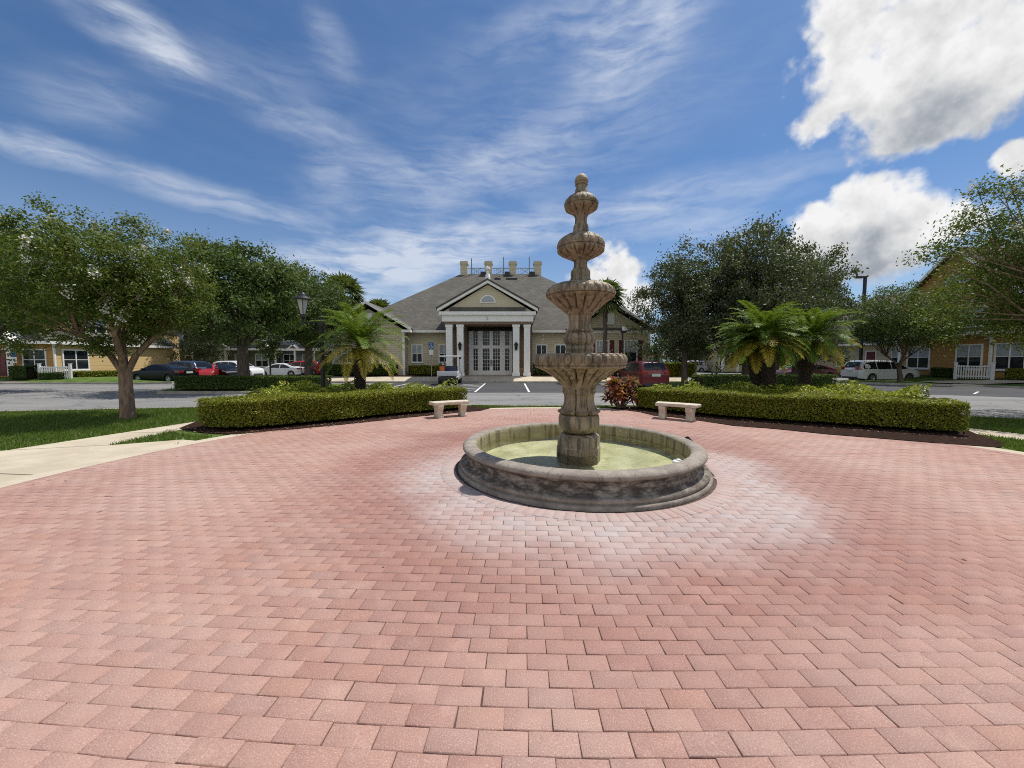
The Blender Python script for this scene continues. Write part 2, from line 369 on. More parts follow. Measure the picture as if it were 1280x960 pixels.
def soldier(c, r, top, name, a0=0, a1=360):
    n = int(2*math.pi*r/BW*(a1-a0)/360); A = np.linspace(R(a0), R(a1), n, endpoint=False)
    V, Q = bricks(np.stack([c[0]+r*np.cos(A), c[1]+r*np.sin(A)], 1), A, BL, 2*math.pi*r/int(2*math.pi*r/BW), top, .8); return struct(np_mesh(name, V, Q, m_paver))
soldier((PCX, PCY), PR-.105, .005, 'paver_edge_course', -35, 215); soldier((FX, FY), 1.995, .005, 'paver_edge_course')
# ================================================================== FOUNTAIN
m_stone, t, p, o_ = newmat('weathered_cast_stone')
co = t.new('ShaderNodeTexCoord', 'Object'); n1 = t.noise(co, 4, 6, .65); n2 = t.noise(t.vm('MULTIPLY', co, (14, 14, 2)), 1, 5, .6)
c = t.mix(t.ss(n1, .35, .65), (.36, .28, .19), (.225, .165, .11))
c = t.mix(t.ss(n2, .46, .62, 0, .75), c, (.055, .044, .031))
c = t.mix(t.ss(t.noise(t.vm('MULTIPLY', co, (7, 7, 1.2)), 1, 4, .6), .52, .68, 0, .4), c, (.12, .11, .05))
c = t.mix(t.ss(t.noise(co, 40, 3, .7), .58, .72, 0, .6), c, (.40, .35, .29))
t.put(p.inputs['Base Color'], c); p.inputs['Roughness'].default_value = .62; p.inputs['Specular IOR Level'].default_value = .45
t.put(p.inputs['Normal'], t.bump(t.noise(co, 45, 5, .65), .5, .01))
m_basin, t, p, o_ = newmat('stained_basin_stone')
co = t.new('ShaderNodeTexCoord', 'Object'); n1 = t.noise(co, 5, 7, .7); sxyz = t.new('ShaderNodeSeparateXYZ', None, {0: co})
c = t.mix(t.ss(n1, .35, .65), (.36, .315, .265), (.25, .215, .18))
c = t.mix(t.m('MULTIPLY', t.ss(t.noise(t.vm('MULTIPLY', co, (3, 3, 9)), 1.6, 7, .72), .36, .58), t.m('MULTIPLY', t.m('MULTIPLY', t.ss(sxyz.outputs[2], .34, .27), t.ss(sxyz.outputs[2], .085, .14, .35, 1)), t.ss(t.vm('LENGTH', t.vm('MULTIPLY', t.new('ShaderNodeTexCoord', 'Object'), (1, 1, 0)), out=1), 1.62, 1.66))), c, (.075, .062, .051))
c = t.mix(t.ss(t.noise(co, 60, 3, .7), .60, .72, 0, .55), c, (.42, .38, .33))
c = t.mix(t.ss(n2 := t.noise(t.vm('MULTIPLY', co, (1, 1, .3)), 16, 4, .6), .56, .7, 0, .4), c, (.06, .05, .04))
rad = t.vm('LENGTH', t.vm('MULTIPLY', co, (1, 1, 0)), out=1)
drip = t.mix(t.ss(t.noise(t.vm('MULTIPLY', co, (9, 9, 1.0)), 1.4, 4, .65), .45, .62), (.34, .295, .18), (.16, .13, .07))
c = t.mix(t.m('MULTIPLY', t.ss(rad, 1.585, 1.57), .9), c, drip)
t.put(p.inputs['Base Color'], c); p.inputs['Roughness'].default_value = .85; p.inputs['Specular IOR Level'].default_value = .2
t.put(p.inputs['Normal'], t.bump(t.m('ADD', t.noise(co, 38, 5, .7), t.m('MULTIPLY', n1, 2)), .7, .012))
FT = thing('fountain', (FX, FY, 0), 'tall tiered stone fountain in a round basin of green water', 'fountain')
PXM = FY/F
def prof(lst, sub=3):
    out = []
    for hp, y in lst:
        r = hp*PXM; yy = 451+(y-451)*(1-r/FY*.93); out.append((r*.985, at(725, yy, FY).z))
    if sub > 1:
        o2 = []
        for i in range(len(out)-1):
            for k in range(sub): f = k/sub; o2.append(tuple(out[i][j]*(1-f)+out[i+1][j]*f for j in (0, 1)))
        out = o2+[out[-1]]
    return out
def bowl(lst, i_under, i_rim, neggs, nfl, name='bowl'):
    pr = prof(lst, 4); k = 4; zu0, zu1 = i_under[0]*k, i_under[1]*k; zr0, zr1 = i_rim[0]*k, i_rim[1]*k
    R0 = max(r for r, z in pr)
    def fn(r, z, a, i):
        if zu0 <= i <= zu1:
            s = (i-zu0)/(zu1-zu0); env = math.sin(math.pi*min(1, s*1.0))**.6 if 0 < s < 1 else 0
            g = abs(math.cos(nfl*a/2)); return r*(1+env*.26*(min(1, g*1.9)**.7-.85))
        if zr0 <= i <= zr1:
            s = ((i-zr0)/(zr1-zr0)-.5)*2; ph = (a*neggs/(2*math.pi)) % 1-.5
            ell = math.hypot(ph/.33, s/.82); q = 1-s**4
            d = -.35*ell*ell if ell < 1 else (-1.25 if ell < 1.4 and abs(ph) < .44 else -.1)
            return r+R0*.034*(d+.15)*q
        return r
    mb = MB(); mb.lathe(pr, 240, (FX, FY, 0), fn); return mb.build(name, m_stone, FT, smooth=True, angle=75)
b4 = bowl([(20.5, 487), (21.3, 484.8), (23, 482), (27, 477), (33, 471.5), (41, 466), (49, 462), (56, 460), (57, 458.6), (55.6, 457.6), (57, 456.6), (58, 453), (58.2, 449), (57.2, 444.5), (55, 441.8), (51, 441.4), (47, 443.5), (30, 445), (15, 445)], (2, 7), (10, 14), 30, 22)
b3 = bowl([(13, 394.5), (14.2, 392.6), (18, 389), (23.5, 383), (30.5, 375), (37.5, 368), (42, 364.3), (40.8, 363.6), (42.6, 362.4), (43, 359), (41.5, 354.8), (37, 351.3), (30, 349.8), (24, 350.5), (12, 350.6)], (2, 6), (8, 12), 24, 18)
b2 = bowl([(8, 325.5), (9, 324.2), (12.5, 321), (18, 316.5), (24, 311.5), (28, 307), (28.8, 303.4), (27.8, 302.6), (29.2, 301.6), (29.5, 298), (28, 294), (23.5, 290.4), (18, 289), (13, 289.6), (8, 289.8)], (2, 6), (8, 12), 18, 14)
b1 = bowl([(7.2, 270.5), (7.8, 268.4), (10, 264), (14.5, 259), (18.8, 254.5), (20.2, 251.5), (19.5, 250.2), (20.7, 249.4), (21, 246.5), (19.5, 243), (16, 240.6), (12, 239.8), (7, 239.9)], (2, 5), (7, 10), 14, 10)
def shaft(lst, name, nl=0, amp=0, sub=3, n=96, rng_=None):
    pr = prof(lst, sub); L = len(pr)
    def fn(r, z, a, i):
        if amp and (rng_ is None or rng_[0]*sub <= i <= rng_[1]*sub): return r*(1+amp*(abs(math.cos(nl*a/2))**.6-.6))
        return r
    mb = MB(); mb.lathe(pr, n, (FX, FY, 0), fn); return mb.build(name, m_stone, FT, smooth=True, angle=60)
shaft([(13, 351), (12.8, 347), (12, 345.5), (12.2, 341), (12, 337), (11, 335.5), (8.6, 333.8), (7.8, 329), (8.1, 325)], 'stem', 8, .10, rng_=(6, 8))
shaft([(10, 290.4), (10, 286.6), (9.2, 285), (9.4, 282.5), (9.2, 280.4), (8.6, 279), (7.2, 277.5), (7.0, 272), (7.4, 269)], 'stem', 8, .10, rng_=(6, 8))
shaft([(17, 446), (16.2, 440), (17.8, 435), (16, 431.5), (18.8, 427), (20.2, 422), (18.4, 417.5), (15, 414.8), (17, 412.5), (14.2, 409.5), (13.2, 404), (13.3, 400), (14, 393.5)], 'stem', 12, .11, n=144)
shaft([(7.4, 240.6), (8.6, 239), (7.6, 235), (6.5, 231.5), (6.4, 229), (7.7, 228.2), (7.7, 226.8), (6.9, 226), (8.3, 223.8), (8.1, 221.2), (6.6, 218.4), (3.6, 216.8), (.05, 216.4)], 'finial')
cl = shaft([(18, 543), (21, 541.5), (23.8, 538.5), (25.4, 534), (25.6, 527), (24.6, 521.5), (21.5, 520)], 'column_base', 8, .03)
def leafy(r, z, a, i): return r*(1+.24*(abs(math.cos(4*a))**.5-.75)*(1 if i < 12 else .4)+.05*abs(math.sin(16*a))-.02)
mb = MB(); mb.lathe(prof([(20, 521), (24.8, 518), (25.2, 516), (21.6, 513.6), (19.2, 509), (18, 503), (17.8, 497.5), (18.6, 494), (20.6, 491.5), (19.4, 489), (20.6, 486.5)], 3), 192, (FX, FY, 0), leafy); mb.build('column', m_stone, FT, smooth=True, angle=70)
def octa(r, z, a, i):
    s = math.pi/4; b = (a % s)-s/2; return r*math.cos(s/2)/math.cos(b)*1.05
mb = MB(); mb.lathe(prof([(26.8, 588), (26.8, 563), (25.8, 561.5), (25.8, 551), (25.2, 548.5), (22, 545.5), (17, 544)], 1), 128, (FX, FY, 0), octa); mb.build('plinth', m_stone, FT, smooth=True, angle=20)
# basin wall with eight joints
bp = [(1.56, .0), (1.555, .15), (1.56, .30), (1.565, .345), (1.585, .375), (1.63, .385), (1.70, .383), (1.75, .37), (1.775, .345), (1.775, .315), (1.75, .292), (1.715, .28), (1.70, .262), (1.695, .23), (1.705, .19), (1.725, .155), (1.745, .138), (1.75, .128), (1.79, .122), (1.815, .10), (1.815, .075), (1.80, .06), (1.80, .052), (1.835, .048), (1.845, .03), (1.845, -.005)]
def joint(r, z, a, i):
    ph = ((a+.37)/(math.pi/4)) % 1; d = min(ph, 1-ph)*math.pi/4*1.75
    return r-(.012*max(0, 1-(d/.012)**2) if i > 3 else -.012*max(0, 1-(d/.012)**2))
mb = MB(); mb.lathe(bp, 720, (FX, FY, 0), joint); mb.build('basin', m_basin, FT, smooth=True, angle=60)
m_floor, t, p, o_ = newmat('algae_basin_floor'); co = t.new('ShaderNodeTexCoord', 'Object')
c = t.mix(t.ss(t.noise(co, 2.2, 6, .65), .35, .65), (.62, .60, .36), (.84, .82, .60)); c = t.mix(t.ss(t.noise(co, 7, 5, .7), .52, .7, 0, .7), c, (.40, .385, .18)); c = t.mix(t.ss(t.noise(co, 16, 4, .7), .58, .7, 0, .8), c, (.80, .78, .55))
t.put(p.inputs['Base Color'], c); p.inputs['Roughness'].default_value = .9
mb = MB(); mb.lathe([(1.57, .06), (.02, .06)], 64, (FX, FY, 0)); mb.build('basin_floor', m_floor, FT)
m_water, t, p, o_ = newmat('pool_water'); co = t.new('ShaderNodeTexCoord', 'Object')
h = t.m('ADD', t.noise(co, 9, 4, .6, 1.2), t.m('MULTIPLY', t.noise(co, 30, 3, .6), .5))
nb = t.bump(h, .28, .02); fr = t.new('ShaderNodeFresnel', 0, {'IOR': 1.45, 'Normal': nb})
gl = t.new('ShaderNodeBsdfGlossy', 0, {'Roughness': .03, 'Normal': nb}); tr = t.new('ShaderNodeBsdfTransparent', 0, {'Color': (.93, .94, .84)})
tr2 = t.new('ShaderNodeBsdfTransparent', 0, {'Color': (.93, .93, .78)})
murk = t.new('ShaderNodeBsdfDiffuse', 0, {'Color': (.30, .33, .17)})
body = t.new('ShaderNodeMixShader', 0, {0: t.ss(t.noise(co, 1.7, 5, .6),   .4, .75, .02, .30), 1: tr, 2: murk})
t.put(o_.inputs['Surface'], t.new('ShaderNodeMixShader', 0, {0: fr, 1: body, 2: gl}))
mb = MB(); mb.lathe([(1.5575, .20), (1.2, .20), (.8, .20), (.1, .20)], 96, (FX, FY, 0)); mb.build('water', m_water, FT)
# falling drips off the bowl rims
m_drop, t, p, o_ = newmat('water_drops'); p.inputs['Base Color'].default_value = (.85, .9, .95, 1); p.inputs['Roughness'].default_value = .05; p.inputs['Transmission Weight'].default_value = .6; p.inputs['IOR'].default_value = 1.33
mb = MB(); rr = random.Random(3)
for rim, ztop, zbot, cnt in ((.52, 2.70, 1.72, 46), (.35, 3.42, 2.85, 20), (.70, 1.55, .17, 26)):
    for k in range(cnt):
        a = rr.choice([.1, .35, .6, -.2, 2.8, 3.3, -1.4, -1.0, -2.1])+rr.uniform(-.08, .08); z = rr.uniform(zbot, ztop); r = rim+.03+.03*(ztop-z); L = rr.uniform(.008, .03); q = rr.uniform(.0025, .006)
        x, y = FX+r*math.cos(a), FY+r*math.sin(a); mb.tube([(x, y, z), (x, y, z-L*.4), (x, y, z-L)], [q*.3, q, q*.5], 5)
tag(mb.build('falling_water', m_drop), kind='stuff')
# floater in the pool, small black spot lamp on the paving
m_wplast = mat('white_plastic', (.8, .8, .78), (.72, .72, .7), 8, .4)
f = gp(848, 577, .21)
CF = thing('chlorine_floater', (f.x, f.y, .20), 'round white float bobbing in the green fountain pool', 'pool float')
mb = MB(); mb.lathe([(.01, -.03), (.05, -.03), (.075, -.015), (.08, .006), (.072, .02), (.05, .028), (.02, .03), (.001, .03)], 28, (f.x, f.y, .20)); mb.build('disc', m_wplast, CF, smooth=True)
mb = MB(); mb.lathe([(.03, .0295), (.03, .042), (.024, .047), (.001, .047)], 20, (f.x, f.y, .20)); mb.build('cap', m_wplast, CF, smooth=True)
m_black = mat('black_metal', (.012, .012, .013), (.02, .02, .02), 12, .45, spec=.5)
f = at(862, 560, 6.9); SL = thing('spot_lamp', (f.x, f.y, 0), 'small black spotlight on the bricks behind the basin rim', 'spotlight')
f = SL.location; mb = MB(); mb.lathe([(.001, 0), (.06, 0), (.06, .015), (.02, .022), (.018, .07), (.001, .07)], 16, (f.x, f.y, 0)); mb.build('stake', m_black, SL, smooth=True)
d = Vector((FX-f.x, FY-f.y, 1.6)).normalized(); q = Vector((f.x, f.y, .11)); mb = MB(); mb.tube([q-d*.10, q-d*.08, q+d*.07, q+d*.10], [.03, .045, .052, .055], 16); mb.build('lamp_head', m_black, SL, smooth=True)
# ================================================================== BENCHES
m_bench = mat('cast_stone_bench', (.62, .54, .43), (.50, .43, .33), 5, .8, .35, 40, .006)
def bench(c, ang, label):
    B = thing('stone_bench', (0, 0, 0), label, 'bench', 'stone benches by the hedges')
    mb = MB(); RR = 4.2; n = 14; L = 1.16; D = .42; vs = []; H = math.radians(L/RR*57.3)/2
    outline = []
    for i in range(n+1):
        a = -H+2*H*i/n; outline.append((RR*math.sin(a), RR*math.cos(a)-RR+D/2))
    for i in range(n, -1, -1):
        a = -H+2*H*i/n; r2 = RR-D; outline.append((r2*math.sin(a), r2*math.cos(a)-RR+D/2))
    mb.prism([(x, y, .355) for x, y in outline], (0, 0, .088)); mb.build('seat', m_bench, B, smooth=True, bevel=.018)
    for s in (-1, 1):
        pr = [(-.17, 0), (.17, 0), (.17, .05), (.145, .075), (.115, .13), (.125, .19), (.165, .26), (.18, .315), (.18, .353), (-.18, .353), (-.18, .315), (-.165, .26), (-.125, .19), (-.115, .13), (-.145, .075), (-.17, .05)]
        mb = MB(); mb.prism([(s*.36-.085, y, z) for y, z in pr], (.17, 0, 0)); o = mb.build('leg', m_bench, B, smooth=True, bevel=.012); o.location = (0, -.045, 0); o.rotation_euler = (0, 0, -s*.085)
    B.location = c; B.rotation_euler = (0, 0, ang); return B
def face(c, flip=math.pi): return math.atan2(FY-c[1], FX-c[0])+R(90)
c = (-1.80, 10.82, 0); bench(c, face(c), 'tan stone bench beside the end of the hedge with the golf cart behind it')
c = (4.55, 10.30, 0); bench(c, face(c), 'tan stone bench in front of the hedge by the red leaved shrub')
# ================================================================== PLANTS
def unit(v): return v/np.maximum(np.linalg.norm(v, axis=-1, keepdims=True), 1e-6)
def leaves(C, size, rg, up=.5, asp=.5, out=None, outw=.6, jit=.35):
    """diamond leaf quads: centres (n,3), length per leaf, normals leaning up/outward"""
    n = len(C); s = size*(1+rg.uniform(-jit, jit, n))[:, None]
    N = rg.normal(0, 1, (n, 3)); N[:, 2] += up*2
    if out is not None: N = N+out*outw*2
    N = unit(N); T = unit(np.cross(N, rg.normal(0, 1, (n, 3)))); B = np.cross(N, T)
    V = np.stack([C-T*s*.5, C+B*s*asp*.5-N*s*.06, C+T*s*.5-N*s*.12, C-B*s*asp*.5-N*s*.06], 1)
    return V.reshape(-1, 3), np.arange(4*n).reshape(-1, 4)
m_bark = mat('grey_brown_bark', (.16, .115, .085), (.075, .055, .042), 5, .9, .9, 22, .03, stretch=(3, 3, .6))
m_bark_c = mat('peeling_tan_bark', (.30, .20, .13), (.14, .085, .06), 4, .8, .5, 18, .02, stretch=(3, 3, .8))
m_oak = leafmat('oak_leaves', [(0, (.040, .074, .017)), (.4, (.066, .114, .026)), (.8, (.10, .148, .036)), (1, (.13, .145, .055))], .22, .6, .25)
m_oak2 = leafmat('grey_green_oak_leaves', [(0, (.043, .056, .026)), (.4, (.068, .085, .037)), (.8, (.105, .12, .055)), (1, (.18, .19, .11))], .18, .55, .3)
m_crape = leafmat('crape_myrtle_leaves', [(0, (.040, .072, .012)), (.35, (.070, .120, .016)), (.7, (.112, .16, .024)), (.9, (.165, .175, .035)), (1, (.18, .13, .045))], .3, .55, .3)
m_dark = leafmat('dark_green_leaves', [(0, (.025, .05, .012)), (.6, (.045, .085, .018)), (1, (.075, .12, .03))], .25)  # darker green leaf tones for the far woodland
m_bloss = leafmat('white_blossom', [(0, (.75, .72, .66)), (1, (.85, .82, .80))], .2, .7)
def crown_pts(rg, c, rad, nc, lobes=9, lob=.38, flat=.55, power=.42):
    D = unit(rg.normal(0, 1, (nc, 3))); L = unit(rg.normal(0, 1, (lobes, 3))); amp = rg.uniform(.3, 1, lobes)*lob
    sc_ = 1-lob*.45+(np.maximum(0, D @ L.T)**5*amp).sum(1)
    r = rg.uniform(0, 1, nc)**power*sc_
    Pn = D*r[:, None]; low = Pn[:, 2] < 0; Pn[low, 2] *= flat
    return np.array(c)+Pn*np.array(rad), unit(D*np.array([1, 1, .8]))
def make_tree(name, label, cat, seed, trunk_h, tr, c, rad, nc, per, leaf, cr, m_leaf, m_b, group=None, stems=1, spread=.5, up=.45, extra=None, lob=.38, flat=.55, bloss=0, asp=.5, limbs=34, lean=(0, 0), power=.42):
    rg = np.random.default_rng(seed); T = thing(name, (0, 0, 0), label, cat, group)
    C, D = crown_pts(rg, c, rad, nc, lob=lob, flat=flat, power=power)
    if extra is not None: C = np.concatenate([C, extra]); D = np.concatenate([D, unit(np.array(extra)-np.array(c))])
    k = rg.poisson(per, len(C))+2; idx = np.repeat(np.arange(len(C)), k)
    sz = cr*rg.uniform(.6, 1.25, len(C)); P_ = C[idx]+rg.normal(0, 1, (len(idx), 3))*sz[idx][:, None]*np.array([.5, .5, .36])
    V, Q = leaves(P_, leaf, rg, up, asp, D[idx], .35); np_mesh('crown', V, Q, m_leaf, T)
    mb = MB(); tops = []
    if stems == 1:
        b = Vector((0, 0, 0)); e = Vector((lean[0], lean[1], trunk_h)); mid = (b+e)/2+Vector((rg.normal(0, .05), rg.normal(0, .05), 0))
        mb.tube([b+Vector((0, 0, -.1)), b+Vector((0, 0, .15)), mid, e], [tr*1.55, tr*1.12, tr, tr*.85], 12); tops = [e]
    else:
        fork = trunk_h*.62; f = Vector((lean[0]*.4, lean[1]*.4, fork)); mb.tube([(0, 0, -.1), (0, 0, .12), f*.6, f], [tr*1.45, tr*1.15, tr, tr*.95], 12)
        for s in range(stems):
            a = 2*math.pi*s/stems+rg.uniform(-.3, .3); d = Vector((math.cos(a), math.sin(a), 0)); e = f+d*spread*rg.uniform(.8, 1.2)+Vector((0, 0, trunk_h-fork))
            mb.tube([f-Vector((0, 0, .25)), f+d*spread*.35+Vector((0, 0, (trunk_h-fork)*.35)), e], [tr*.62, tr*.5, tr*.38], 9); tops.append(e)
    sel = rg.choice(nc, min(limbs, nc), replace=False)
    for i in list(sel)+list(range(nc, len(C))):
        q = Vector(C[i]); e = min(tops, key=lambda z: (z-q).length) if len(tops) > 1 else tops[0]
        m1 = e.lerp(q, .45)+Vector((rg.normal(0, .08), rg.normal(0, .08), .10))*(q-e).length; r0 = tr*(.30 if stems == 1 else .22)
        mb.tube([e-Vector((0, 0, .1)), e.lerp(m1, .5), m1, q], [r0, r0*.75, r0*.5, r0*.15], 6, False)
    mb.build('trunk', m_b, T, smooth=True)
    if bloss:
        o = C[np.argsort(-(C-np.array(c)) @ np.array([.2, -.5, .75]))[:nc//2]]; B = o[rg.choice(len(o), bloss, replace=False)]; B = B+unit(B-np.array(c))*cr*.5
        idx = np.repeat(np.arange(bloss), 46); pp = B[idx]+rg.normal(0, 1, (len(idx), 3))*np.array([.055, .055, .085]); V, Q = leaves(pp, .05, rg, .3, .9)
        tag(np_mesh('blossoms', V, Q, m_bloss, T), kind='stuff')
    return T
# crape myrtles beside the plaza
tuft = np.array([(-2.15, .3, 5.45), (-2.2, .3, 5.8), (-2.42, .3, 6.02)])
ex = np.concatenate([tuft, [(.75, -.2, 5.25), (.55, -.2, 5.35), (1.9, .1, 4.9), (2.5, -.3, 4.5)]])
T = make_tree('crape_myrtle', 'rounded many stemmed tree dotted with white blossom on the lawn beside the sidewalk', 'tree', 11, 2.35, .145, (-.15, .1, 3.62), (2.55, 2.3, 1.75), 400, 165, .076, .34, m_crape, m_bark_c, stems=5, spread=.75, extra=ex, bloss=44, limbs=26, flat=1.0, power=.5)
q = gp(160, 523); T.location = (q.x, q.y, -.02)
ex = np.array([(-4.0, -.3, 4.75), (-4.3, -.3, 4.8), (-4.6, -.3, 4.74), (-4.9, -.3, 4.62), (-5.2, -.3, 4.48), (-2.4, -.2, 6.2), (-2.7, -.2, 6.4), (-3.0, -.2, 6.48), (-3.3, -.2, 6.42), (-3.6, -.2, 6.28), (-3.6, -.3, 5.5), (-3.9, -.3, 5.45), (-4.2, -.3, 5.3), (-3.8, -.2, 3.6), (-4.2, -.2, 3.5), (-4.5, -.2, 3.3), (-3.6, -.2, 3.0), (-3.9, -.2, 2.8)])
T = make_tree('crape_myrtle', 'tree with drooping leafy branches and pale flower clusters in front of the orange house', 'tree', 12, 2.2, .2, (0, 0, 4.25), (3.9, 3.2, 2.3), 520, 150, .085, .46, m_crape, m_bark_c, stems=4, spread=.9, extra=ex, bloss=34, limbs=14, flat=1.0, lob=.42, power=.48)
T.location = (16.5, 10.9, -.02)
# live oaks
G_OAK = 'live oaks round the car park'
oakA = make_tree('live_oak', 'broad dark oak standing in the island hedge before the parked white cars', 'tree', 21, 2.4, .30, (0, 0, 5.4), (4.2, 3.9, 3.3), 420, 110, .17, .62, m_oak, m_bark, G_OAK, stems=1, up=.3, flat=.8, limbs=40)
oakB = make_tree('live_oak', 'tall slender trunked oak close to the clubhouse wing with red shutters', 'tree', 22, 3.0, .20, (0, 0, 6.0), (3.5, 3.4, 4.2), 380, 90, .17, .62, m_oak2, m_bark, G_OAK, stems=1, up=.2, flat=1, lob=.5, limbs=50, power=.5)
oakC = make_tree('live_oak', 'large spreading grey green oak behind the two leaning palms', 'tree', 23, 2.3, .36, (0, 0, 5.5), (4.6, 4.2, 4.1), 480, 92, .17, .62, m_oak2, m_bark, G_OAK, stems=3, spread=1.4, up=.2, flat=1, lob=.5, limbs=60, power=.5)
def put(proto, first, loc, s, rz, label=None, sz=None):
    o = proto if first else copy_tree(proto); o.location = loc; o.scale = (s, s, (sz or s)); o.rotation_euler = (0, 0, rz)
    if label: o['label'] = label
    return o
put(oakA, True, (-15.7, 22, 0), 1.0, .3, sz=1.02)
put(oakA, False, (-17.0, 31.5, 0), 1.05, 2.2, 'dark oak between the lantern post and the fan palm left of the clubhouse', 1.08)
put(oakA, False, (-29.0, 20.5, 0), 1.0, 4.0, 'tall oak showing at the picture edge behind the white flowering tree', 1.08)
put(oakB, True, (12.4, 27, 0), .98, .5)
put(oakC, True, (16.6, 26.5, 0), 1.0, 1.0, sz=1.20)
put(oakC, False, (22.3, 29.5, 0), .88, 3.6, 'oak behind the single palm nearest the white minivan', 1.06)
oakD = make_tree('street_tree', 'small round headed tree with a leaning trunk in front of the white minivan', 'tree', 24, 2.0, .15, (-.3, 0, 4.6), (4.0, 3.4, 2.75), 360, 95, .14, .55, m_oak, m_bark, stems=3, spread=.8, up=.3, flat=.8, lean=(-.5, 0))
oakD.location = (30.2, 29.2, .05)
put(oakA, False, (33, 47, 0), 1.0, 5.1, 'oak in front of the far brown roof behind the black street light', .9)
put(oakB, False, (-33.5, 41, 0), .8, 1.1, 'slim oak in front of the grey townhouses above the dark parked cars', .8)
put(oakA, False, (-17.6, 44, 0), .85, 1.7, 'far oak behind the lone palm where the pale blue town houses end', .9)
put(oakC, False, (28, 62, 0), 1.0, .4, 'far oak beyond the playground at the end of the car park', 1.0)
put(oakC, False, (14, 62, 0), 1.0, 2.4, 'far oak behind the silver minivan', 1.0)
sap = make_tree('sapling', 'thin young tree at the corner of the clubhouse by the green hedge', 'tree', 25, 1.7, .05, (0, 0, 2.5), (.9, .9, .9), 60, 40, .12, .3, m_oak, m_bark, up=.3, flat=1, limbs=14); sap.location = (11.9, 31, .1)
sap2 = copy_tree(sap); sap2.location = (-21.2, 33, 0); sap2.scale = (1.3, 1.3, 1.15); sap2['label'] = 'thin young tree behind the dark parked cars in front of the red door'
# far wood that closes the horizon
rg = np.random.default_rng(5)
C = np.stack([rg.uniform(-170, 170, 900), 108+rg.uniform(-8, 8, 900), np.zeros(900)], 1); C[:, 2] = rg.uniform(0, 1, 900)**.7*(6.2+2.2*np.sin(C[:, 0]*.13)+1.3*np.sin(C[:, 0]*.41))
idx = np.repeat(np.arange(900), 30); V, Q = leaves(C[idx]+rg.normal(0, 1, (len(idx), 3))*np.array([1.6, 1.6, 1.0]), .8, rg, .4, .6)
wd = np_mesh('far_woodland', V, Q, m_dark); wd['kind'] = 'stuff'
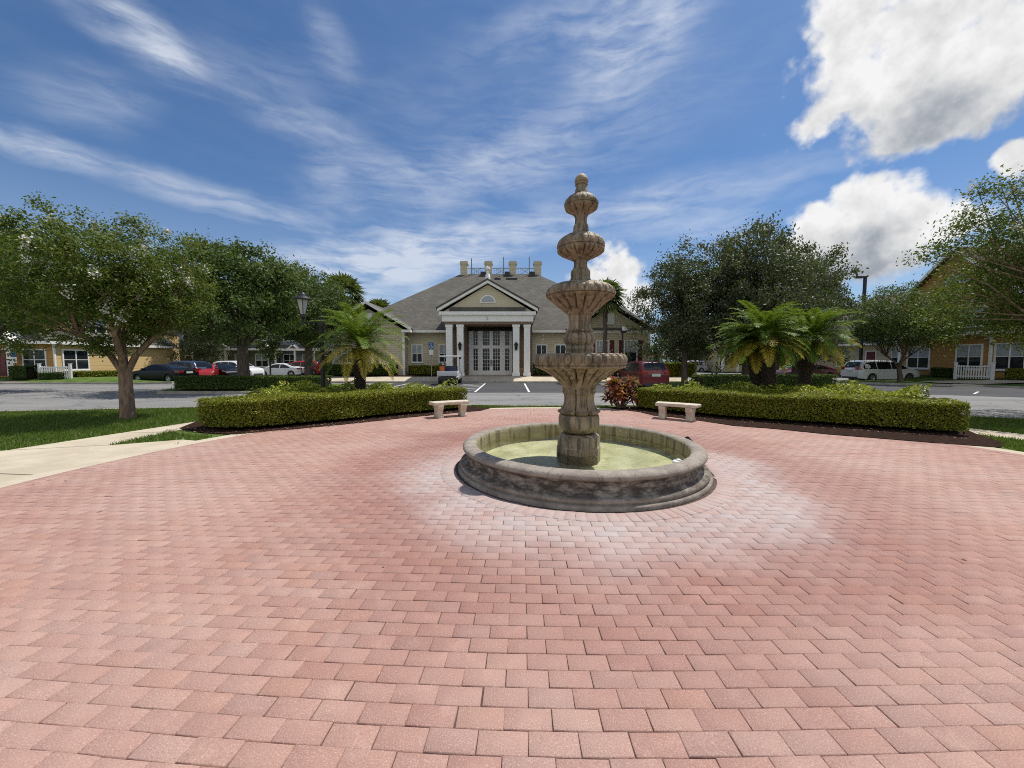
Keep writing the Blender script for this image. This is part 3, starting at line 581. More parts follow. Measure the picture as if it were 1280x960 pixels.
# ------------------------------------------------------------------ clipped hedges
m_hedge = leafmat('hedge_leaves', [(0, (.065, .085, .010)), (.3, (.135, .155, .012)), (.65, (.25, .26, .018)), (.88, (.36, .34, .028)), (.95, (.17, .095, .03)), (1, (.45, .40, .06))], .35, .5, .3)
m_hedge_g = leafmat('green_hedge_leaves', [(0, (.03, .06, .012)), (.6, (.06, .105, .018)), (1, (.11, .16, .03))], .28)
m_twig = mat('hedge_twigs', (.045, .032, .018), (.02, .016, .01), 18, .95, spec=.1)
def hedge(name, line, wid, h, leaf, dens, label, m_l=None, seed=1, gap=.10, wob=.018, cat='hedge', group=None, z0=0.):
    """line = front foot line; the body lies to its left (seen along the line) by wid"""
    rg = np.random.default_rng(seed); L = [Vector((p[0], p[1], 0)) for p in line]
    pts = []
    for i in range(len(L)-1):
        n = max(2, int((L[i+1]-L[i]).length/.25))
        pts += [L[i].lerp(L[i+1], k/n) for k in range(n)]
    pts.append(L[-1])
    for _ in range(6): pts = [pts[0]]+[(pts[i-1]+pts[i]*2+pts[i+1])/4 for i in range(1, len(pts)-1)]+[pts[-1]]
    A = np.array([p[:2] for p in pts]); Tn = unit(np.gradient(A, axis=0)); Nn = np.stack([-Tn[:, 1], Tn[:, 0]], 1)
    wv = wid if not callable(wid) else None
    n = len(A); s = np.linspace(0, 1, n); W = np.full(n, wid) if wv is not None else np.array([wid(x) for x in s])
    endt = np.minimum(1, np.minimum(s, 1-s)*np.linalg.norm(np.diff(A, axis=0), axis=1).sum()/.35)
    endf = np.sqrt(1-(1-endt)**2)*.6+.4
    H_ = thing(name, (A[n//2, 0], A[n//2, 1], z0), label, cat, group)
    length = np.linalg.norm(np.diff(A, axis=0), axis=1).sum()
    N = int(dens*length*(W.mean()+2*h))
    u = rg.uniform(0, n-1.001, N); i = u.astype(int); f = (u-i)[:, None]
    a = A[i]*(1-f)+A[i+1]*f; nn = unit(Nn[i]*(1-f)+Nn[i+1]*f); ww = W[i]*(1-f[:, 0])+W[i+1]*f[:, 0]; ef = endf[i]
    q = rg.uniform(0, 1, N)*(W.mean()+2*h); hh = h*(1+wob*np.sin(u*.55+seed)+wob*.6*np.sin(u*1.37))
    lat = np.zeros(N); z = np.zeros(N); O = np.zeros((N, 3))
    fr = q < h; bk = q > h+W.mean(); tp = ~(fr | bk)
    z[fr] = gap+(1-q[fr]/h)*(hh[fr]-gap); lat[fr] = 0; O[fr, :2] = -nn[fr]
    z[bk] = gap+((q[bk]-h-W.mean())/h)*(hh[bk]-gap); lat[bk] = ww[bk]; O[bk, :2] = nn[bk]
    lat[tp] = (q[tp]-h)/W.mean()*ww[tp]; z[tp] = hh[tp]; O[tp, 2] = 1
    # rounded shoulders and ends
    xr = np.minimum(lat, ww-lat); rd = .07; k = tp & (xr < rd); z[k] -= rd-np.sqrt(np.maximum(0, rd*rd-(rd-xr[k])**2))
    lat = ww/2+(lat-ww/2)*ef; z = np.where(tp, z-(1-ef)*.12, z)
    dep = np.abs(rg.normal(0, .045, N))-.012*rg.normal(0, 1, N)
    dep += .018*np.sin(a[:, 0]*5+z*7)+.018*np.sin(a[:, 1]*4.3-z*5)
    Pp = np.concatenate([a+nn*lat[:, None], z[:, None]], 1)-O*dep[:, None]; Pp[:, 2] += z0
    ce = []
    V, Q = leaves(Pp, leaf, rg, .25, .55, O, .7); np_mesh('foliage', V, Q, m_l or m_hedge, H_)
    vs, fs = [], []; ins = .13
    for j in range(n):
        e = endf[j]; wj = W[j]/2-ins; hj = h-ins
        for l, zz in ((-wj*e*.9, gap*.6), (-wj*e, h*.4), (-wj*e, hj-.08), (-wj*e+.08, hj), (wj*e-.08, hj), (wj*e, hj-.08), (wj*e, h*.4), (wj*e*.9, gap*.6)):
            pxy = A[j]+Nn[j]*(W[j]/2+l); vs.append((pxy[0], pxy[1], z0+zz*(1 if j not in (0, n-1) else .9)))
    for j in range(n-1):
        for k in range(8): fs.append((j*8+k, j*8+(k+1) % 8, (j+1)*8+(k+1) % 8, (j+1)*8+k))
    fs += [tuple(range(8))[::-1], tuple(range((n-1)*8, n*8))]
    mb = MB(); mb.add(vs, fs)
    for j in range(0, n, 1):
        for l in (-.35, -.1, .15, .4):
            pxy = A[j]+Nn[j]*(W[j]*(.5+l)); mb.tube([(pxy[0]+rg.normal(0, .04), pxy[1]+rg.normal(0, .04), z0-.02), (pxy[0], pxy[1], z0+gap+.12)], .012, 5, False)
    mb.build('stems', m_twig, H_); return H_
HG = 'clipped hedges round the plaza'
HL = [(-7.75, 9.05), (-7.2, 8.6), (-6.2, 8.35), (-4.6, 9.6), (-3.2, 11.0), (-1.45, 12.25)]
HR = [(3.95, 12.55), (5.0, 11.25), (6.2, 10.15), (7.5, 9.3), (8.6, 8.7), (9.3, 8.15), (9.68, 7.88)]
hedge('hedge', HL, lambda s: 1.75-.75*s**2, .70, .052, 3300, 'long low clipped hedge behind the stone bench below the single palm', seed=2, group=HG)
hedge('hedge', HR, lambda s: 1.1+.9*math.sin(s*2.6), .70, .052, 3300, 'long low clipped hedge curving from the red leaved shrub past the pair of palms', seed=3, group=HG)
# mulch beds under them
struct(sheet('mulch_bed', [(-7.9, 8.85), (-6.95, 8.32), (-6.05, 8.1), (-5.1, 8.75), (-4.3, 9.35), (-3.55, 10.0), (-3.0, 10.5), (-2.45, 10.95), (-1.7, 11.55), (-1.0, 12.0), (-.7, 12.7), (-1.2, 13.3), (-3.5, 13.4), (-8, 13.0), (-9.3, 12.0), (-8.4, 10.0)], .013, m_mulch))
struct(sheet('mulch_bed', [(3.2, 12.9), (3.45, 12.35), (4.0, 11.7), (4.15, 10.95), (4.6, 10.6), (5.1, 9.85), (5.45, 9.2), (6.2, 8.75), (6.9, 8.1), (7.7, 7.6), (8.4, 7.15), (9.0, 6.85), (9.55, 7.2), (10.2, 8.2), (11.6, 10.0), (12.0, 11.6), (10.3, 12.7), (8, 13.2), (4.0, 13.2)], .013, m_mulch))
# leaf litter and bark chips on the beds
rg = np.random.default_rng(31); lt = []
for line in (HL, HR):
    for i in range(len(line)-1):
        a, b = np.array(line[i]), np.array(line[i+1]); d = unit(b-a); nrm = np.array([d[1], -d[0]])
        k = int(np.linalg.norm(b-a)*170); tt = rg.uniform(0, 1, k); lt.append(np.concatenate([a+(b-a)*tt[:, None]+nrm*rg.uniform(-.3, .52, k)[:, None], np.full((k, 1), .022)], 1))
lt = np.concatenate(lt); V, Q = leaves(lt, .05, rg, 2.5, .45)
m_chip = leafmat('bark_chips', [(0, (.03, .016, .01)), (.7, (.10, .05, .03)), (1, (.30, .2, .13))], .0, .9)
tag(np_mesh('leaf_litter', V, Q, m_chip), kind='stuff')
# a few fallen leaves on the paving
lf = np.array([(gp(x, y).x, gp(x, y).y, .012) for x, y in [(82, 602), (195, 575), (222, 571), (125, 640), (42, 606), (1205, 700), (480, 709)]]); V, Q = leaves(lf, .038, rg, 3, .5)
tag(np_mesh('fallen_leaves', V, Q, m_chip), kind='stuff')
# ------------------------------------------------------------------ ground cover
m_cover = leafmat('variegated_leaves', [(0, (.09, .13, .014)), (.3, (.22, .27, .022)), (.6, (.40, .43, .04)), (.85, (.58, .57, .10)), (1, (.66, .64, .2))], .35, .5, .3)
def inside(Pt, poly):
    x, y = Pt[:, 0], Pt[:, 1]; r = np.zeros(len(Pt), bool); j = len(poly)-1
    for i in range(len(poly)):
        xi, yi = poly[i][:2]; xj, yj = poly[j][:2]
        r ^= ((yi > y) != (yj > y)) & (x < (xj-xi)*(y-yi)/(yj-yi+1e-9)+xi); j = i
    return r
def cover(poly, dens, h, leaf, seed, m_l):
    rg = np.random.default_rng(seed); Pn = np.array([p[:2] for p in poly]); lo, hi = Pn.min(0), Pn.max(0)
    N = int(dens*(hi-lo).prod()); C = rg.uniform(lo, hi, (N, 2)); C = C[inside(C, poly)]
    hh = h*(.82+.18*np.sin(C[:, 0]*2.1+seed)*np.sin(C[:, 1]*2.7)+.12*np.sin(C[:, 0]*5.3)); z = hh*rg.uniform(.35, 1.08, len(C))
    V, Q = leaves(np.concatenate([C, z[:, None]], 1), leaf, rg, .6, .42); o = np_mesh('ground_cover', V, Q, m_l); o['kind'] = 'stuff'
cover([(-8.6, 12.4), (-8.3, 11.7), (-6.4, 11.2), (-4.6, 12.0), (-3.2, 12.6), (-1.9, 13.15), (-2.6, 13.45), (-5, 13.5), (-8, 13.1)], 1300, .84, .12, 3, m_cover)
cover([(4.4, 13.2), (5.6, 12.2), (7.2, 11.3), (9.0, 10.6), (10.9, 9.7), (11.9, 11.5), (10.3, 12.7), (8, 13.2)], 1300, .84, .12, 4, m_cover)
# ------------------------------------------------------------------ grass blades on the near lawns
m_blade = leafmat('grass_blades', [(0, (.05, .105, .012)), (.5, (.085, .155, .018)), (.9, (.14, .19, .035)), (.96, (.28, .25, .09)), (1, (.34, .29, .13))], .3, .5, .3)
def blades(poly, dens, seed, h=.055, holes=()):
    rg = np.random.default_rng(seed); Pn = np.array(poly); lo, hi = Pn.min(0), Pn.max(0); C = rg.uniform(lo, hi, (int(dens*(hi-lo).prod()), 2)); k = inside(C, poly)
    for hl in holes: k &= ~inside(C, hl)
    k &= np.hypot(C[:, 0]-PCX, C[:, 1]-PCY) > PR+.31
    C = C[k]; n = len(C); a = rg.uniform(0, 2*np.pi, n); ln = rg.normal(0, .5, (n, 2)); H = h*rg.uniform(.6, 1.4, n)
    wx, wy = np.cos(a)*.007, np.sin(a)*.007; V = np.zeros((n, 3, 3)); V[:, 0] = np.stack([C[:, 0]-wx, C[:, 1]-wy, np.full(n, -.015)], 1); V[:, 1] = np.stack([C[:, 0]+wx, C[:, 1]+wy, np.full(n, -.015)], 1)
    V[:, 2] = np.stack([C[:, 0]+ln[:, 0]*H, C[:, 1]+ln[:, 1]*H, H], 1)
    o = np_mesh('grass', V.reshape(-1, 3), np.arange(3*n).reshape(-1, 3), m_blade); o['kind'] = 'stuff'
swp = [(-6.5, 7.1), (-6.35, 7.5), (-6.75, 7.62), (-7.72, 7.08), (-7.78, 9.3), (-7.3, 11.2), (-8.0, 11.6), (-8.4, 9.9), (-9.1, 6.7), (-10.2, 5.6), (-14, 4.6), (-14, 2.6), (-6.6, 2.6)]
swr = [(9.6, 10.2), (10.5, 10.1), (11.2, 8.3), (11.6, 6.2), (12.5, 3), (11.4, 3), (10.6, 6.0), (10.3, 7.7)]
mlb = [(-7.9, 8.6), (-7.0, 8.0), (-5.95, 7.85), (-1.0, 12.0), (-.7, 12.7), (-1.2, 13.3), (-8, 13.0), (-9.3, 12.0), (-8.4, 10.0)]
mrb = [(3.2, 12.9), (3.45, 12.35), (9.0, 6.85), (9.55, 7.2), (10.2, 8.2), (11.6, 10.0), (12.0, 11.6), (10.3, 12.7), (8, 13.2), (4.0, 13.2)]
blades([(-21, 11.4), (-16.2, 11.7), (-11.3, 12.7), (-8, 13.4), (-7.4, 10.5), (-6.4, 8.2), (-6.3, 7.2), (-9.0, 6.3), (-14, 5.2), (-14, 9)], 1500, 1, holes=(swp, mlb))
blades([(-1.0, 12.4), (3.4, 12.5), (3.4, 13.3), (0, 13.3), (-1.5, 13.5)], 1500, 2)
blades([(9, 6.5), (9.2, 6), (15, 6), (16.5, 9), (13.2, 10.7), (12.1, 11.8), (10, 9)], 1500, 3, holes=(swr, mrb))
# ------------------------------------------------------------------ palms
m_palm = leafmat('palm_leaflets', [(0, (.055, .12, .012)), (.6, (.11, .20, .02)), (1, (.22, .29, .05))], .3, .5, .22)
m_palmy = leafmat('yellowing_leaflets', [(0, (.20, .20, .02)), (.5, (.42, .34, .035)), (1, (.55, .38, .05))], .3, .45, .4)
m_ptrunk = mat('palm_trunk', (.085, .058, .04), (.035, .024, .018), 14, .95, 1, 30, .05, stretch=(1, 1, 2.5))
def frond(rg, base, az_, e0, L, droop, nl, ll, wid=.018):
    vs = []; d = np.array([math.cos(az_), math.sin(az_), 0]); up = np.array([0, 0, 1.]); side = np.cross(d, up); p = np.array(base, float); e = e0; step = L/nl
    for i in range(nl):
        s = i/nl; t_ = d*math.cos(e)+up*math.sin(e); p = p+t_*step; e -= droop/nl*(.5+1.3*s); nrm = np.cross(side, t_)
        l = ll*(math.sin(math.pi*min(1, .12+.88*s)**.75)**.7 if s > .08 else .15)+.02
        for sg in (-1, 1):
            dv = unit((side*sg*.85+t_*.62+nrm*(.22+rg.normal(0, .12))-up*.10)[None])[0]*l*rg.uniform(.85, 1.1); bw = t_*wid
            vs += [p-bw*.6, p+dv*.5-bw-up*.0, p+dv-up*l*.14, p+dv*.5+bw]
        vs += [p-t_*step-side*.008, p-side*.006, p+side*.006, p-t_*step+side*.008]
    return vs
def date_palm(loc, h, lean, L, seed, label, nf=66, group='pygmy date palms in the planting beds'):
    rg = np.random.default_rng(seed); T = thing('date_palm', loc, label, 'palm tree', group); b = np.array(loc)+np.array([lean[0], lean[1], h])
    g, y = [], []
    for k in range(nf):
        f = k/nf; e = R(74-90*f+rg.normal(0, 7)); v = frond(rg, b+np.array([0, 0, .12*(1-f)]), k*2.39996+rg.normal(0, .1), e, L*rg.uniform(.82, 1.08)*(1-.10*f), 1.0+.45*rg.uniform()-.25*f, 50, .30)
        (y if f > .70 and rg.uniform() < .6 else g).extend(v)
    np_mesh('crown', np.array(g), np.arange(len(g)).reshape(-1, 4), m_palm, T)
    o = np_mesh('old_fronds', np.array(y), np.arange(len(y)).reshape(-1, 4), m_palmy, T); o['label'] = 'yellowing drooping lower fronds'
    mb = MB(); l = Vector(loc); n = 16; cv = [l+Vector((lean[0]*(i/n)**1.5, lean[1]*(i/n)**1.5, h*i/n-.03)) for i in range(n+1)]
    mb.tube(cv, [(.13+.08*(i/n)**2+(.012 if i % 2 else -.008)) for i in range(n+1)], 14)
    for i in range(150):
        s = .25+.75*(i/150); q = cv[0].lerp(cv[-1], 0)+Vector((lean[0]*s**1.5, lean[1]*s**1.5, h*s)); a = i*2.4; d = Vector((math.cos(a), math.sin(a), 0)); r = .12+.08*s*s
        mb.tube([q+d*r*.8, q+d*(r+.035)+Vector((0, 0, .03)), q+d*(r+.055)+Vector((0, 0, .10))], [.026, .02, .008], 5)
    mb.build('trunk', m_ptrunk, T, smooth=False); return T
q = at(450, 478, 12.9); date_palm((q.x, q.y, 0), 2.05, (.02, 0), 2.0, 41, 'short palm with yellowing skirt standing alone behind the hedge by the lantern post')
q = at(950, 480, 12.3); date_palm((q.x+.42, q.y, 0), 2.25, (-.36, .05), 1.62, 42, 'short palm whose trunk leans away from its upright twin')
q = at(967, 480, 12.6); date_palm((q.x-.42, q.y+.15, 0), 2.05, (-.1, .2), 1.5, 43, 'upright short palm crossing the leaning trunk beside it')
q = at(1003, 480, 12.9); date_palm((q.x, q.y, 0), 2.3, (.3, .1), 1.62, 44, 'short palm nearest the burgundy car and white minivan')
m_fan = leafmat('fan_palm_leaves', [(0, (.05, .085, .02)), (.6, (.085, .125, .03)), (1, (.17, .18, .08))], .2, .4, .5)
def fan_palm(loc, h, rad, seed, label, nf=42):
    rg = np.random.default_rng(seed); T = thing('fan_palm', loc, label, 'palm tree', 'sabal palms behind the car park'); top = np.array(loc)+np.array([0, 0, h]); vs = []
    for k in range(nf):
        f = k/nf; e = R(80-125*f); a = k*2.4; d = np.array([math.cos(a)*math.cos(e), math.sin(a)*math.cos(e), math.sin(e)]); sd = unit(np.cross(d, [0, 0, 1.])[None])[0]; nr = np.cross(sd, d)
        c = top+d*rad*.45; vs += [top-sd*.02, top+sd*.02, c+sd*.02, c-sd*.02]
        for j in range(15):
            b = R(-95+190*j/14); dv = (d*math.cos(b)+sd*math.sin(b))*rad*.62*rg.uniform(.85, 1.1)-np.array([0, 0, rad*.10+rad*.10*rg.uniform()]); pw = np.cross(dv, nr)/np.linalg.norm(dv)*rad*.045
            vs += [c, c+dv*.55+pw, c+dv-np.array([0, 0, rad*.09]), c+dv*.55-pw]
    np_mesh('crown', np.array(vs), np.arange(len(vs)).reshape(-1, 4), m_fan, T)
    mb = MB(); l = Vector(loc); mb.tube([l, l+Vector((0, 0, h*.5)), l+Vector((0, 0, h-.2)), l+Vector((0, 0, h+.1))], [.2, .17, .19, .1], 12); mb.build('trunk', m_bark, T, smooth=True)
q = at(428, 368, 37); fan_palm((q.x, q.y, 0), q.z, 2.5, 51, 'fan palm rising over the dark oaks left of the clubhouse')
q = at(474, 392, 52); fan_palm((q.x, q.y, 0), q.z, 2.6, 52, 'distant fan palm just above the clubhouse side gable')
q = at(488, 398, 60); fan_palm((q.x, q.y, 0), q.z, 2.4, 54, 'farthest fan palm against the slope of the clubhouse roof')
q = at(757, 372, 30); fan_palm((q.x, q.y, .1), q.z, 1.75, 53, 'palm behind the fountain in front of the red shuttered wing')
# ------------------------------------------------------------------ red leaved shrub
m_ti = leafmat('red_ti_leaves', [(0, (.05, .018, .022)), (.4, (.22, .04, .035)), (.75, (.40, .09, .06)), (1, (.52, .2, .11))], .3, .35, .5)
TI = thing('ti_plant', (3.70, 12.75, 0), 'red leaved spiky shrub at the end of the hedge behind the fountain', 'shrub'); rg = np.random.default_rng(9); vs = []; mb = MB()
for k in range(30):
    a = rg.uniform(0, 6.28); r = rg.uniform(.05, .48); tip = np.array([3.70+r*math.cos(a)*1.15, 12.75+r*math.sin(a), rg.uniform(.30, 1.0)])
    mb.tube([(3.70+.2*r*math.cos(a), 12.75+.2*r*math.sin(a), -.02), tuple(tip*.6+np.array([3.70, 12.75, 0])*.4), tuple(tip)], [.016, .013, .009], 6)
    for j in range(17):
        b = j*2.4; e = R(75-7*j+rg.normal(0, 8)); d = np.array([math.cos(b)*math.cos(e), math.sin(b)*math.cos(e), math.sin(e)]); L = rg.uniform(.22, .36); sd = unit(np.cross(d, [0, 0, 1.])[None])[0]*L*.17
        m1 = tip+d*L*.5; t1 = tip+d*L-np.array([0, 0, L*.25]); vs += [tip, m1+sd, t1, m1-sd]
np_mesh('foliage', np.array(vs), np.arange(len(vs)).reshape(-1, 4), m_ti, TI); mb.build('canes', m_bark_c, TI, smooth=True)
# ================================================================== BUILDINGS
def siding(name, a, b, pitch=.16, rough=.75):
    m, t, p, o = newmat(name); co = t.new('ShaderNodeTexCoord', 'Object'); z = t.new('ShaderNodeSeparateXYZ', 2, {0: co})
    saw = t.m('FRACT', t.m('DIVIDE', z, pitch)); n = t.noise(t.vm('MULTIPLY', co, (.6, .6, 3)), 1.3, 4, .6)
    t.put(p.inputs['Base Color'], t.mix(t.ss(n, .35, .65), a, b)); p.inputs['Roughness'].default_value = rough
    t.put(p.inputs['Normal'], t.bump(t.m('SUBTRACT', 1, saw), 1, .03)); return m
def shingle(name, a, b):
    m, t, p, o = newmat(name); co = t.new('ShaderNodeTexCoord', 'Object'); n = t.noise(co, .9, 5, .6)
    sx = t.new('ShaderNodeSeparateXYZ', None, {0: co}); uv = t.new('ShaderNodeCombineXYZ', 0, {0: t.m('ADD', sx.outputs[0], sx.outputs[1]), 1: t.m('MULTIPLY', sx.outputs[2], 1.6)})
    bk = t.new('ShaderNodeTexBrick', None, {'Vector': uv, 'Color1': (0, 0, 0, 1), 'Color2': (1, 1, 1, 1), 'Mortar': (.2, .2, .2, 1), 'Scale': 1.0, 'Mortar Size': .012, 'Brick Width': .32, 'Row Height': .24})
    c = t.mix(t.ss(n, .35, .65), a, b); c = t.mix(t.m('MULTIPLY', bk.outputs[0], .9), c, tuple(x*.62 for x in a))
    t.put(p.inputs['Base Color'], c); p.inputs['Roughness'].default_value = .9; p.inputs['Specular IOR Level'].default_value = .15
    t.put(p.inputs['Normal'], t.bump(bk.outputs[0], .6, .02)); return m
m_khaki = siding('khaki_siding', (.62, .54, .38), (.58, .505, .355))
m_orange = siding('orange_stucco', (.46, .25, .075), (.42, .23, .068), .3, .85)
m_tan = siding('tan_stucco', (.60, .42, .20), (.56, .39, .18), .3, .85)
m_cream = siding('cream_siding', (.62, .55, .36), (.58, .51, .33), .18)
m_olive = siding('olive_grey_siding', (.22, .215, .17), (.20, .195, .155), .18)
m_blue = siding('blue_grey_siding', (.24, .28, .33), (.21, .25, .30), .18)
m_roof = shingle('grey_shingles', (.15, .14, .12), (.11, .103, .09))
m_roofb = shingle('brown_shingles', (.13, .10, .085), (.10, .08, .07))
m_trim = mat('white_trim_paint', (.88, .86, .82), (.84, .82, .78), 2, .55)
m_brown = mat('brown_stone', (.22, .145, .095), (.15, .10, .07), 6, .85, .5, 14, .02)
m_red = mat('dark_red_paint', (.14, .016, .018), (.10, .012, .014), 4, .5)
m_blind = mat('white_blinds', (.42, .45, .47), (.34, .37, .39), 1.5, .5)
m_railm = mat('aged_rail_paint', (.50, .50, .48), (.40, .40, .38), 6, .5)
def glassm(name, c):
    m, t, p, o = newmat(name); p.inputs['Base Color'].default_value = (*c, 1); p.inputs['Roughness'].default_value = .06; p.inputs['Specular IOR Level'].default_value = .35
    co = t.new('ShaderNodeTexCoord', 'Object'); t.put(p.inputs['Normal'], t.bump(t.noise(co, 1.3, 2, .5), .12, .03)); return m
m_glass = glassm('dark_window_glass', (.018, .022, .028)); m_cglass = glassm('tinted_car_glass', (.010, .012, .014))
X, Y_, Z_ = Vector((1, 0, 0)), Vector((0, 1, 0)), Vector((0, 0, 1))
def window(par, P, u, n, w_, h, cols=2, mull=0, blind=True, trim=.10, name='window', mt=None, sash=True):
    """P = middle of the sill on the wall face; frame stands 5 cm proud, glass 1 cm, blinds behind the upper sash"""
    mt = mt or m_trim; fr = MB(); a = w_/2
    for x0, x1, z0, z1 in ((-a-trim, -a, -trim, h+trim), (a, a+trim, -trim, h+trim), (-a, a, h, h+trim), (-a, a, -trim, 0)): fr.fbox(P, u, n, x0, x1, z0, z1, -.02, .055)
    fr.fbox(P, u, n, -a-trim-.04, a+trim+.04, -trim-.06, -trim-.002, -.02, .09)
    for i in range(1, cols): x = -a+w_*i/cols; fr.fbox(P, u, n, x-.035, x+.035, 0.002, h-.002, -.02, .045)
    if sash: fr.fbox(P, u, n, -a+.002, a-.002, h*.5-.025, h*.5+.025, -.02, .035)
    o = fr.build(name, mt, par)
    g = MB(); g.fbox(P, u, n, -a, a, .001, h-.001, -.02, .012); g.build('pane', m_glass, o)
    if blind: b = MB(); b.fbox(P, u, n, -a+.01, a-.01, h*.52, h-.01, -.01, .017); b.build('blind', m_blind, o)
    return o
def door(par, P, u, n, w_, h, m):
    fr = MB(); a = w_/2
    for x0, x1, z0, z1 in ((-a-.12, -a, 0, h+.12), (a, a+.12, 0, h+.12), (-a, a, h, h+.12)): fr.fbox(P, u, n, x0, x1, z0, z1, -.02, .06)
    o = fr.build('door_frame', m_trim, par); g = MB(); g.fbox(P, u, n, -a+.003, a-.003, .01, h-.003, -.02, .03)
    for z0, z1 in ((.2, .9), (1.05, 1.85)):
        for x0, x1 in ((-a+.12, -.05), (.05, a-.12)): g.fbox(P, u, n, x0, x1, z0, z1, .02, .042)
    d = g.build('door', m, o); k = MB(); k.fbox(P, u, n, a-.14, a-.09, .95, 1.05, .03, .09); k.build('handle', m_black, o); return o
def gable_roof(mb, P, u, n, hw, L, ez, az_, th=.16):
    """ridge along n; P = ground point under the front of the ridge"""
    P = Vector(P); a = P+u*(-hw)+Z_*ez; b = P+Z_*az_; c = P+u*hw+Z_*ez; nn = n*(-L); up = Z_*th
    mb.prism([a, b, b+up, a+up], nn); mb.prism([b, c, c+up, b+up], nn)
def fanlight(par, P, u, n, r, m=None):
    o = MB(); pts = [Vector(P)+u*(r*math.cos(a))+Z_*(r*math.sin(a)) for a in [math.pi*i/16 for i in range(17)]]; o.prism([p-n*.02 for p in pts], n*.07)
    f = o.build('gable_vent', m or m_trim, par)
    i_ = MB(); pts = [Vector(P)+u*(r*.8*math.cos(a))+Z_*(r*.1+r*.75*math.sin(a)) for a in [math.pi*i/16 for i in range(17)]]; i_.prism([p+n*.04 for p in pts], n*.022); i_.build('louvre', m_blind, f); return f
# ---------------- clubhouse
CH = thing('clubhouse', (-1.9, 34, .35), 'low khaki clubhouse with white columned portico and grey hipped roof', 'building')
F_ = -Y_
wl = MB(); wl.box(-9.6, 5.2, 34, 55, .3, 4.25); wl.box(-15.6, -9.4, 32.8, 50, .3, 4.24); wl.box(5.2, 11.9, 32.8, 50, .3, 4.24)
for cx, hw in ((-12.4, 3.1), (8.5, 3.3)): wl.prism([(cx-hw, 32.8, 4.24), (cx+hw, 32.8, 4.24), (cx, 32.8, 4.24+hw*.60)], (0, 3, 0))
wl.build('wall', m_khaki, CH)
rf = MB(); E = [(-15.9, 33.35), (13.6, 33.35), (13.6, 57), (-15.9, 57)]; T_ = [(-6.2, 45), (3.06, 45), (3.06, 47), (-6.2, 47)]
vs = [(x, y, 4.27) for x, y in E]+[(x, y, 11.75) for x, y in T_]
rf.add(vs, [(0, 1, 5, 4), (1, 2, 6, 5), (2, 3, 7, 6), (3, 0, 4, 7), (4, 5, 6, 7), (3, 2, 1, 0)])
for cx, hw in ((-12.4, 3.75), (8.5, 3.75)): gable_roof(rf, (cx, 32.2, 0), X, F_, hw, 9, 4.27, 4.27+hw*.60)
roof = rf.build('roof', m_roof, CH)
tr = MB(); tr.box(-9.6, -5.6, 33.22, 33.34, 4.10, 4.30); tr.box(1.8, 5.0, 33.22, 33.34, 4.10, 4.30); tr.box(-15.6, -15.4, 32.7, 32.85, .3, 4.0)
tr.box(-9.5, -9.3, 32.68, 32.83, .3, 4.05); tr.box(4.9, 12.1, 32.6, 32.78, 3.98, 4.24); tr.box(5.12, 5.28, 32.7, 32.83, .3, 4.0); tr.box(11.8, 11.98, 32.7, 32.83, .3, 4.0)
for cx, hw in ((-12.4, 3.8), (8.5, 3.8)):
    for sg in (-1, 1): tr.prism([(cx+sg*hw, 32.19, 4.18), (cx, 32.19, 4.18+hw*.60), (cx, 32.19, 4.42+hw*.60), (cx+sg*hw, 32.19, 4.42)], (0, -.05, 0))
for cx in (-12.4,): tr.box(cx-3.75, cx-3.0, 32.15, 32.75, 4.05, 4.26); tr.box(cx+3.0, cx+3.75, 32.15, 32.75, 4.05, 4.26)
tr.build_each('trim', m_trim, CH)
gu = MB(); gu.box(4.75, 12.25, 32.25, 32.78, 4.245, 4.40); gu.build('pediment_eave', m_roof, CH)
sh = MB(); sh.box(-12.75, -12.05, 32.72, 32.83, 4.62, 5.75); sh.build('gable_vent', m_trim, CH); sh = MB(); sh.box(8.15, 8.85, 32.72, 32.83, 4.75, 5.75); sh.build('gable_vent', m_trim, CH)
window(CH, (-8.55, 34, 1.55), X, F_, .82, 1.45, 2); window(CH, (-6.1, 34, 1.55), X, F_, .82, 1.45, 2)
window(CH, (-14.3, 32.8, 1.5), X, F_, .9, 1.5, 2, name='window')
window(CH, (2.65, 34, 2.15), X, F_, .85, .85, 2, blind=False, sash=False); window(CH, (4.35, 34, 2.15), X, F_, .85, .85, 2, blind=False, sash=False)
for wx in (7.85, 10.3):
    o = window(CH, (wx, 32.8, 1.45), X, F_, 1.0, 1.85, 1, blind=True); mb = MB(); mb.fbox((wx, 32.8, 1.45), X, F_, -.5, .5, 1.42, 1.47, .0, .05)
    for k in (-.25, 0, .25): mb.fbox((wx, 32.8, 1.45), X, F_, k-.02, k+.02, 1.47, 1.85, .0, .045)
    mb.build('muntin', m_trim, o)
    for sg in (-1, 1): mb = MB(); mb.fbox((wx+sg*.82, 32.8, 1.35), X, F_, -.19, .19, 0, 2.05, 0, .05); mb.build('shutter', m_red, CH)
